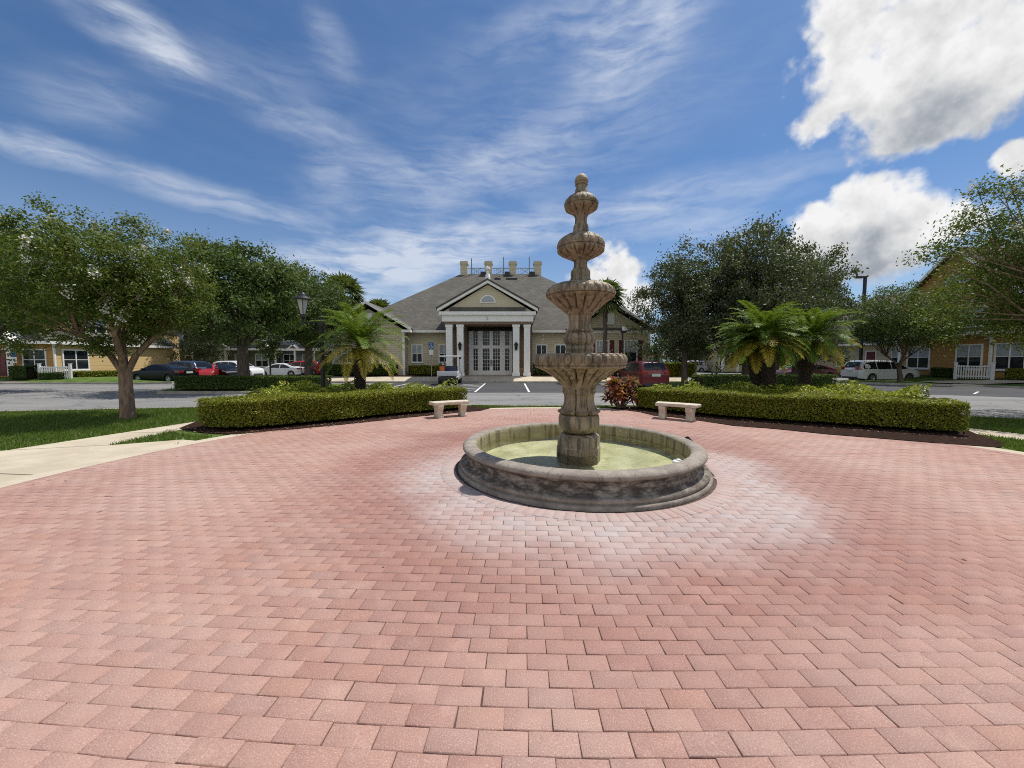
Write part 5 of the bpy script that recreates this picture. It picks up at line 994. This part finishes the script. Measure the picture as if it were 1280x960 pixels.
def car(name, label, cat, kind, m, x, y, head, group='parked cars', z=ROAD+.002):
    k = CARS[kind]; W = k['W']; H = k['H']; r = k['r']; hl = k['L']/2; T = thing(name, (0, 0, 0), label, cat, group)
    tx = [p[0] for p in k['top']]; tz = [p[1] for p in k['top']]
    zt = lambda x_: float(np.interp(x_, tx, tz))
    def zb(x_):
        b = .21+.10*max(0, (abs(x_)-hl+.5)/.5); 
        for w_ in (-k['wx'], k['wx']):
            d = abs(x_-w_)
            if d < r+.055: b = max(b, r+math.sqrt(max(0, (r+.055)**2-d*d))*.98)
        return b
    endf = lambda x_: 1-.16*max(0, (abs(x_)-hl+.62)/.62)**2.2
    def hw(x_, z_):
        w_ = W/2*endf(x_)
        if z_ > k['belt']: w_ -= W/2*.27*(z_-k['belt'])/(H-k['belt'])
        else: w_ -= W/2*.05*abs((z_-.62)/.4)**2*(1 if z_ < .62 else .35)
        return w_
    xs = set(np.linspace(-hl+.001, hl-.001, 48)) | set(tx)
    for w_ in (-k['wx'], k['wx']): xs |= set(np.linspace(w_-r-.06, w_+r+.06, 15))
    xs = sorted(max(-hl, min(hl, q)) for q in xs); rows = [0, .12, .28, .45, .62, .76, .88, .96, 1.0]; vs, fs = [], []; cr = [-.86, -.4, 0, .4, .86]
    for x_ in xs:
        b, tp = zb(x_), zt(x_); b = min(b, tp-.05); ring_ = [(hw(x_, b+(tp-b)*s)*(1 if s < 1 else .955), b+(tp-b)*s-(0 if s < 1 else .004)) for s in rows]; wtop = ring_[-1][0]
        ring_ += [(wtop*-c_, tp+.035*(1-c_*c_)*(1 if tp > 1.2 else .6)) for c_ in cr]; R2 = [(-w_, z_) for w_, z_ in [(hw(x_, b+(tp-b)*s)*(1 if s < 1 else .955), b+(tp-b)*s-(0 if s < 1 else .004)) for s in rows]][::-1]
        for w_, z_ in ring_+R2: vs.append((x_, w_, z_))
    nr = len(rows)*2+len(cr)
    for i in range(len(xs)-1):
        for j in range(nr): fs.append((i*nr+j, i*nr+(j+1) % nr, (i+1)*nr+(j+1) % nr, (i+1)*nr+j))
    fs += [tuple(range(nr)), tuple(range((len(xs)-1)*nr, len(xs)*nr))[::-1]]
    mb = MB(); mb.add(vs, fs); mb.build('body', m, T, smooth=True, angle=50)
    for s in (-1, 1):
        for poly in k['win']:
            mb = MB(); pts = [(px_, s*(hw(px_, pz_)+.004), pz_) for px_, pz_ in poly]; mb.prism(pts, (0, s*.006, 0)); mb.build('side_window', m_cglass, T)
    for nm, (a, b_) in (('windscreen', k['ws']), ('rear_window', k['rw'])):
        vs, fs = [], []; n = 8
        for i in range(n+1):
            x_ = a+(b_-a)*i/n; tp = zt(x_)
            for c_ in (-.88, -.45, 0, .45, .88): vs.append((x_, c_*hw(x_, tp)*.955, tp+.035*(1-c_*c_)*(1 if tp > 1.2 else .6)+.012))
        for i in range(n):
            for j in range(4): fs.append((i*5+j, i*5+j+1, i*5+6+j, i*5+5+j))
        mb = MB(); mb.add(vs, fs); mb.build(nm, m_cglass, T, smooth=True)
    for sx in (-1, 1):
        for s in (-1, 1):
            c_ = (sx*k['wx'], s*(W/2-.13), r); mb = MB(); pr = [(r*.62, -.10), (r*.93, -.105), (r, -.07), (r, .07), (r*.93, .105), (r*.62, .10)]; M = Matrix.Translation(c_) @ Matrix.Rotation(R(90), 4, 'X')
            t_ = MB(); t_.lathe(pr, 28); t_.add([(0, 0, 0)], []); mb.add([M @ Vector(v) for v in t_.v], t_.f); wo = mb.build('wheel', m_tyre, T, smooth=True)
            t_ = MB(); t_.lathe([(.001, .06), (r*.16, .075), (r*.3, .06), (r*.56, .075), (r*.64, .095), (r*.64, -.09), (.001, -.09)], 20, fn=lambda rr_, z_, a, i: rr_); 
            Ms = M @ Matrix.Scale(-s, 4, (0, 0, 1)); mb = MB(); mb.add([Ms @ Vector(v) for v in t_.v], t_.f)
            for q_ in range(5):
                a = q_*2*math.pi/5; t2 = MB(); t2.box(r*.30, r*.60, -.035, .035, .07, .078, Matrix.Rotation(a, 4, 'Z')); mb.cur = 1; mb.add([Ms @ Vector(v) for v in t2.v], t2.f); mb.cur = 0
            mb.build('rim', [m_rim, m_bump], wo, smooth=True)
    zl = .80 if kind == 'sedan' else .92
    for s in (-1, 1):
        xf = hl-.22; mb = MB(); vs = [(xf+dx, s*(hw(xf+dx, .7)*f_+.004), .70+dz) for dx, f_, dz in ((-.26, 1, .06), (-.24, 1, .17), (.10, .985, .06), (.10, .985, -.03))]; mb.prism(vs, (.014, s*.014, .004)); mb.build('headlight', m_head, T)
        xr = -hl+.02
        if kind == 'van': q_ = [(-.02, .99), (.20, .97), (.12, 1.30), (.07, 1.30)]; zz = 0
        elif kind == 'suv': q_ = [(-.0, .95), (.34, .98), (.30, 1.12), (.06, 1.12)]; zz = 0
        else: q_ = [(-.0, .80), (.36, .84), (.33, .98), (.04, .97)]; zz = 0
        mb = MB(); vs = [(xr+dx, s*(hw(xr+dx, z_)+.003), z_) for dx, z_ in q_]; mb.prism(vs, (-.012, s*.014, 0)); mb.build('taillight', m_tail, T)
        mb = MB(); v = [(-hl-.012, s*W*.40, zz_) for zz_ in ()];
        yb = hw(-hl+.02, zl); mb.box(-hl-.014, -hl+.02, min(s*yb*.98, s*yb*.62), max(s*yb*.98, s*yb*.62), q_[0][1]+.01, q_[2][1]-.02); mb.build('taillight', m_tail, T)
        xm = k['ws'][0]-.32; mb = MB(); mb.box(xm-.06, xm+.06, min(s*(W/2-.08), s*(W/2+.13)), max(s*(W/2-.08), s*(W/2+.13)), k['belt']+.05, k['belt']+.20); mb.build('wing_mirror', m, T, smooth=True, bevel=.03)
        for xh in (.15-.25, -.95): mb = MB(); mb.box(xh, xh+.2, min(s*(W/2-.03), s*(W/2+.018)), max(s*(W/2-.03), s*(W/2+.018)), k['belt']-.10, k['belt']-.065); mb.build('door_handle', m, T)
    mb = MB(); mb.box(-hl-.018, -hl+.02, -.26, .26, zl-.06 if kind == 'sedan' else .80, zl+.09 if kind == 'sedan' else .96); mb.build('licence_plate', m_plate, T)
    mb = MB(); mb.box(-hl-.03, -hl+.1, -W*.36, W*.36, .26, .40); mb.build('bumper', m_bump, T); mb = MB(); mb.box(hl-.1, hl+.016, -W*.30, W*.30, .28, .46); mb.build('grille', m_bump, T)
    T.location = (x, y, z); T.rotation_euler = (0, 0, R(head)); return T
# heading: 0 = nose to +X, 90 = nose away from the camera
car('minivan', 'white minivan with dark windows parked beside the small leaning tree and orange house', 'minivan', 'van', m_pw, 31.3, 32.0, 0)
car('parked_car', 'burgundy car just behind the tail of the white minivan', 'car', 'sedan', m_pbur, 27.6, 35.2, 176)
car('parked_car', 'deep red car seen from the back between the hedge and the clubhouse', 'car', 'suv', m_pr, 8.45, 24.6, 92)
car('minivan', 'small silver minivan far away in front of the playground', 'minivan', 'van', m_ps, 27.2, 58, 180)
car('parked_car', 'dark sedan nearest the white flowering tree on the road side', 'car', 'sedan', m_pk, -28.3, 30.6, 172)
car('parked_car', 'dark blue car between the dark sedan and the red car', 'car', 'suv', m_pb, -29.4, 33.6, 172)
car('parked_car', 'bright red car tucked between the two dark blue cars', 'car', 'sedan', m_pr2, -27.9, 34.2, -60)
car('parked_car', 'dark blue car nosing out before the white sports utility vehicle', 'car', 'sedan', m_pn, -28.3, 36.6, -25)
car('parked_car', 'white sports utility vehicle half behind the dark oak trunk', 'car', 'suv', m_pw, -27.9, 38.2, -8)
car('parked_car', 'silver white sedan parked side on behind the island oak', 'car', 'sedan', m_pw, -25.4, 41.4, 186)
car('parked_car', 'red car partly hidden behind the silver white sedan', 'car', 'suv', m_pr2, -24.6, 43.6, 200)
# ------------------------------------------------------------------ golf cart
q = gp(561, 481, ROAD); GX, GY, GZ = q.x, q.y+.5, ROAD
GC = thing('golf_cart', (GX, GY, GZ), 'white golf cart with canopy roof standing by the clubhouse walkway', 'golf cart')
def gb(name, m, boxes, bev=.0, tubes=(), parent=None):
    mb = MB()
    for b in boxes: mb.box(GX+b[0], GX+b[1], GY+b[2], GY+b[3], GZ+b[4], GZ+b[5])
    for pts, r in tubes: mb.tube([(GX+p[0], GY+p[1], GZ+p[2]) for p in pts], r, 8)
    return mb.build(name, m, parent or GC, smooth=bool(bev), bevel=bev)
m_cartw = paint('white_cart_paint', (.75, .75, .73))
gb('roof', m_cartw, [(-.58, .58, -.62, .95, 1.78, 1.88)], .04)
for x in (-.52, .52):
    for y, y2 in ((-.45, -.5), (.85, 1.0)): gb('roof_strut', m_black, [], 0, [([(x, y, 1.82), (x, y2, .75)], .018)])
gb('body', m_cartw, [(-.58, .58, -.15, .45, .30, .66), (-.60, .60, .95, 1.45, .32, .80)], .06); gb('floor_pan', m_bump, [(-.56, .56, .40, 1.0, .28, .34)])
m_seat = mat('navy_vinyl', (.02, .025, .06), (.03, .035, .07), 8, .5); gb('seat', m_seat, [(-.52, .52, -.05, .42, .68, .80)], .04); gb('backrest', m_seat, [(-.52, .52, -.16, -.06, .82, 1.22)], .04)
gb('cargo_bed', mat('grey_bed_panel', (.60, .62, .63), (.52, .54, .56), 5, .55), [(-.62, .62, -1.08, -1.03, .60, .90), (-.62, -.57, -1.02, -.22, .60, .90), (.57, .62, -1.02, -.22, .60, .90), (-.56, .56, -1.02, -.22, .58, .63)], .01)
gb('bumper', m_black, [(-.55, .55, -1.06, -.2, .28, .56)], .02); gb('steering_wheel', m_black, [], 0, [([(-.25, .8, .8), (-.25, .62, 1.06)], .02)]+[([(-.25+.17*math.cos(a), .62+.1*math.sin(a), 1.06+.13*math.sin(a)), (-.25+.17*math.cos(a+.55), .62+.1*math.sin(a+.55), 1.06+.13*math.sin(a+.55))], .014) for a in [i*.524 for i in range(12)]])
for x in (-.5, .5):
    for y in (-.62, 1.15):
        mb = MB(); t_ = MB(); t_.lathe([(.12, -.09), (.2, -.095), (.225, -.06), (.225, .06), (.2, .095), (.12, .09)], 20); M = Matrix.Translation((GX+x, GY+y, GZ+.225)) @ Matrix.Rotation(R(90), 4, 'Y'); mb.add([M @ Vector(v) for v in t_.v], t_.f); wo = mb.build('wheel', m_tyre, GC, smooth=True)
        mb = MB(); t_ = MB(); t_.lathe([(.001, .07), (.13, .07), (.13, -.07), (.001, -.07)], 16); mb.add([M @ Vector(v) for v in t_.v], t_.f); mb.build('rim', m_wplast, wo)
m_or = mat('orange_plastic', (.62, .17, .03), (.5, .13, .02), 6, .45)
for sx in (-1, 1):
    gb('rear_fender', m_cartw, [(min(sx*.40, sx*.63), max(sx*.40, sx*.63), -1.0, -.12, .44, .585)], .04); gb('front_fender', m_cartw, [(min(sx*.40, sx*.62), max(sx*.40, sx*.62), .86, 1.46, .44, .62)], .04)
GC.scale = (1.14, 1.14, 1.12)
cx_, cy_ = GX-.36*1.14, GY-.75*1.14
WC = thing('drink_cooler', (cx_, cy_, GZ+.708), 'orange drink cooler with a dark lid standing in the bed of the golf cart', 'cooler')
mb = MB(); mb.lathe([(.001, 0), (.16, 0), (.165, .04), (.19, .66), (.001, .66)], 20, (cx_, cy_, GZ+.71)); mb.build('barrel', m_or, WC, smooth=True)
mb = MB(); mb.lathe([(.20, .66), (.205, .76), (.15, .82), (.001, .82)], 20, (cx_, cy_, GZ+.71)); mb.build('lid', m_black, WC, smooth=True)
# ------------------------------------------------------------------ lamp post with lantern
m_lens = mat('frosted_lantern_glass', (.55, .56, .58), (.45, .46, .48), 6, .25, spec=.6)
q = at(404, 478, 12.6); LX, LY = q.x, q.y; LP = thing('lamp_post', (LX, LY, 0), 'black lamp post with old style lantern on a side arm beside the lone palm', 'street lamp')
zl_ = at(404, 403, LY).z; lx = at(379, 403, LY).x
mb = MB(); mb.lathe([(.001, -.05), (.13, -.05), (.13, .25), (.085, .32), (.07, .5), (.065, zl_+.12), (.085, zl_+.16), (.03, zl_+.25), (.001, zl_+.26)], 14, (LX, LY, 0)); mb.build('post', m_black, LP, smooth=True)
mb = MB(); mb.box(LX-.10, LX+.10, LY-.09, LY+.09, zl_-.16, zl_+.10); mb.build('arm_bracket', m_black, LP, smooth=True, bevel=.03)
mb = MB(); mb.tube([(LX, LY, zl_), (lx, LY, zl_)], .022, 8); mb.tube([(LX, LY, zl_-.30), ((LX+lx)/2, LY, zl_-.2), (lx+.06, LY, zl_-.02)], .014, 6); mb.build('arm', m_black, LP, smooth=True)
b0, b1, b2, b3 = [at(379, y, LY).z for y in (397, 393, 374.5, 367.5)]
mb = MB(); mb.lathe([(.001, zl_-.06), (.05, zl_-.06), (.035, zl_+.05), (.05, b0-.03), (.09, b0+.01), (.085, b1), (.001, b1)], 12, (lx, LY, 0)); mb.build('lantern_base', m_black, LP, smooth=True)
mb = MB(); mb.lathe([(.085, b1), (.20, b2), (.001, b2)], 6, (lx, LY, 0)); ln_ = mb.build('lantern', m_lens, LP)
mb = MB()
for i in range(6): a = i*math.pi/3; mb.tube([(lx+.088*math.cos(a), LY+.088*math.sin(a), b1), (lx+.205*math.cos(a), LY+.205*math.sin(a), b2)], .012, 5)
mb.build('lantern_frame', m_black, ln_)
mb = MB(); mb.lathe([(.27, b2-.01), (.28, b2+.02), (.20, b2+.09), (.13, b2+.12), (.125, b2+.17), (.08, b2+.22), (.03, b3-.02), (.035, b3+.02), (.001, b3+.05)], 12, (lx, LY, 0), close=True); mb.build('lantern_cap', m_black, ln_, smooth=True)
# shoebox street light on the right, floodlight on a pole by the clubhouse
q = at(1078.5, 400, 37.0); SX, SY = q.x, q.y; ST = thing('street_light', (SX, SY, 0), 'tall black shoebox street light above the small round headed tree', 'street lamp'); zt_ = at(1078, 345, SY).z
mb = MB(); mb.box(SX-.10, SX+.10, SY-.10, SY+.10, ROAD, zt_); mb.build('pole', m_black, ST); mb = MB(); mb.box(SX-.95, SX-.10, SY-.18, SY+.18, zt_-.20, zt_-.02); mb.build('lamp_head', m_black, ST, smooth=True, bevel=.04)
mb = MB(); mb.box(SX-.85, SX-.25, SY-.13, SY+.13, zt_-.225, zt_-.202); mb.build('lens', m_lens, ST)
q = at(778, 430, 29.6); SX, SY = q.x, q.y; ST = thing('flood_light', (SX, SY, .1), 'black floodlight on a dark pole before the red shuttered clubhouse windows', 'flood light'); zt_ = at(778, 414, SY).z
mb = MB(); mb.lathe([(.07, .1), (.055, zt_)], 10, (SX, SY, 0), close=True); mb.build('pole', m_black, ST, smooth=True)
M = Matrix.Translation((SX+.05, SY-.1, zt_+.1)) @ Matrix.Rotation(R(-25), 4, 'X'); mb = MB(); mb.box(-.22, .22, -.16, .16, -.2, .2, M); mb.build('lamp_head', m_black, ST, smooth=True, bevel=.03); mb = MB(); mb.box(-.18, .18, -.175, -.162, -.16, .16, M); mb.build('lens', m_lens, ST)
# accessible parking sign with its pictogram
q = at(539, 440, 30.6); SX, SY = q.x, q.y; AS = thing('parking_sign', (SX, SY, .3), 'blue and white accessible parking sign on a post before the clubhouse window', 'sign')
z0 = at(539, 437.6, SY).z; mb = MB(); mb.tube([(SX, SY+.03, .2), (SX, SY+.03, z0+.7)], .03, 8); mb.build('post', m_kerb, AS); mb = MB(); mb.box(SX-.20, SX+.20, SY-.012, SY, z0+.05, z0+.62); mb.build('plate', m_blue_s, AS, bevel=.004)
mb = MB(); mb.box(SX-.17, SX+.17, SY-.012, SY, z0-.38, z0+.02); mb.build('lower_plate', m_wplast, AS, bevel=.004)
pg = MB(); c0 = Vector((SX-.01, SY-.0135, z0+.26))
for i in range(14):
    a0, a1 = R(150+i*17), R(150+(i+1)*17); pg.poly([c0+Vector((math.cos(a)*r, 0, math.sin(a)*r)) for a, r in ((a0, .10), (a0, .13), (a1, .13), (a1, .10))])
for x0, x1, z0_, z1_ in ((-.02, .015, .02, .22), (-.02, .09, .02, .05), (.07, .10, -.10, .05), (-.02, .08, .11, .14)): pg.poly([c0+Vector((x0, -.0005, z0_)), c0+Vector((x1, -.0005, z0_)), c0+Vector((x1, -.0005, z1_)), c0+Vector((x0, -.0005, z1_))])
pg.poly([c0+Vector((math.cos(a)*.035-.005, -.0005, .265+math.sin(a)*.035)) for a in [i*math.pi/6 for i in range(12)]]); pg.build('wheelchair_symbol', m_wplast, AS)
# ------------------------------------------------------------------ playground and pergola far behind
PG = thing('playground', (26.5, 66, 0), 'orange roofed playground glimpsed between the oak trunks', 'playground')
for x, z in ((25.2, 2.2), (28.4, 2.5)):
    mb = MB(); mb.lathe([(1.05, z), (1.0, z+.4), (.7, z+.8), (.3, z+1.0), (.01, z+1.05)], 16, (x, 66, 0), close=True); mb.build('roof', m_or, PG, smooth=True)
    for dx in (-.8, .8): mb = MB(); mb.tube([(x+dx, 65.6, ROAD), (x+dx, 65.6, z+.1)], .07, 8); mb.build('post', m_wplast, PG)
mb = MB(); mb.box(24.3, 29.3, 65.7, 67, 1.1, 1.25); mb.build('deck', m_bump, PG); mb = MB(); mb.tube([(29.2, 65.8, 1.3), (30, 65.6, 1.0), (31.2, 65.4, .3), (31.8, 65.4, .1)], .35, 10); mb.build('slide', m_or, PG, smooth=True)
PE = thing('pergola', (31.5, 57, 0), 'white pergola frame beside the far silver minivan', 'pergola')
q0, q1 = at(878, 438, 60), at(896, 438, 60)
for x in (q0.x+.2, q1.x+1.5): mb = MB(); mb.box(x-.12, x+.12, 59.9, 60.1, ROAD, q0.z); mb.build('post', m_trim, PE)
mb = MB(); mb.box(q0.x-.4, q1.x+2.0, 59.6, 60.4, q0.z, q0.z+.3); mb.build('beam', m_trim, PE)
m_green = mat('green_paint', (.03, .16, .08), (.025, .13, .07), 5, .5)
q = at(820, 452, 44); KB = thing('notice_kiosk', (q.x, q.y, 0), 'small white notice kiosk with a reddish roof between clubhouse corner and oaks', 'kiosk')
mb = MB(); mb.box(q.x-.4, q.x+.4, 43.8, 44.2, ROAD, 1.5); mb.build('base', m_trim, KB); mb = MB(); mb.box(q.x-.36, q.x+.36, 43.78, 43.81, 1.55, 2.25); mb.build('notice_board', m_green, KB)
mb = MB(); mb.box(q.x-.42, q.x-.36, 43.8, 44.2, 1.5, 2.4); mb.box(q.x+.36, q.x+.42, 43.8, 44.2, 1.5, 2.4); mb.build('frame', m_trim, KB); mb = MB(); mb.prism([(q.x-.6, 43.6, 2.4), (q.x+.6, 43.6, 2.4), (q.x, 43.6, 2.8)], (0, .8, 0)); mb.build('roof', m_red, KB)
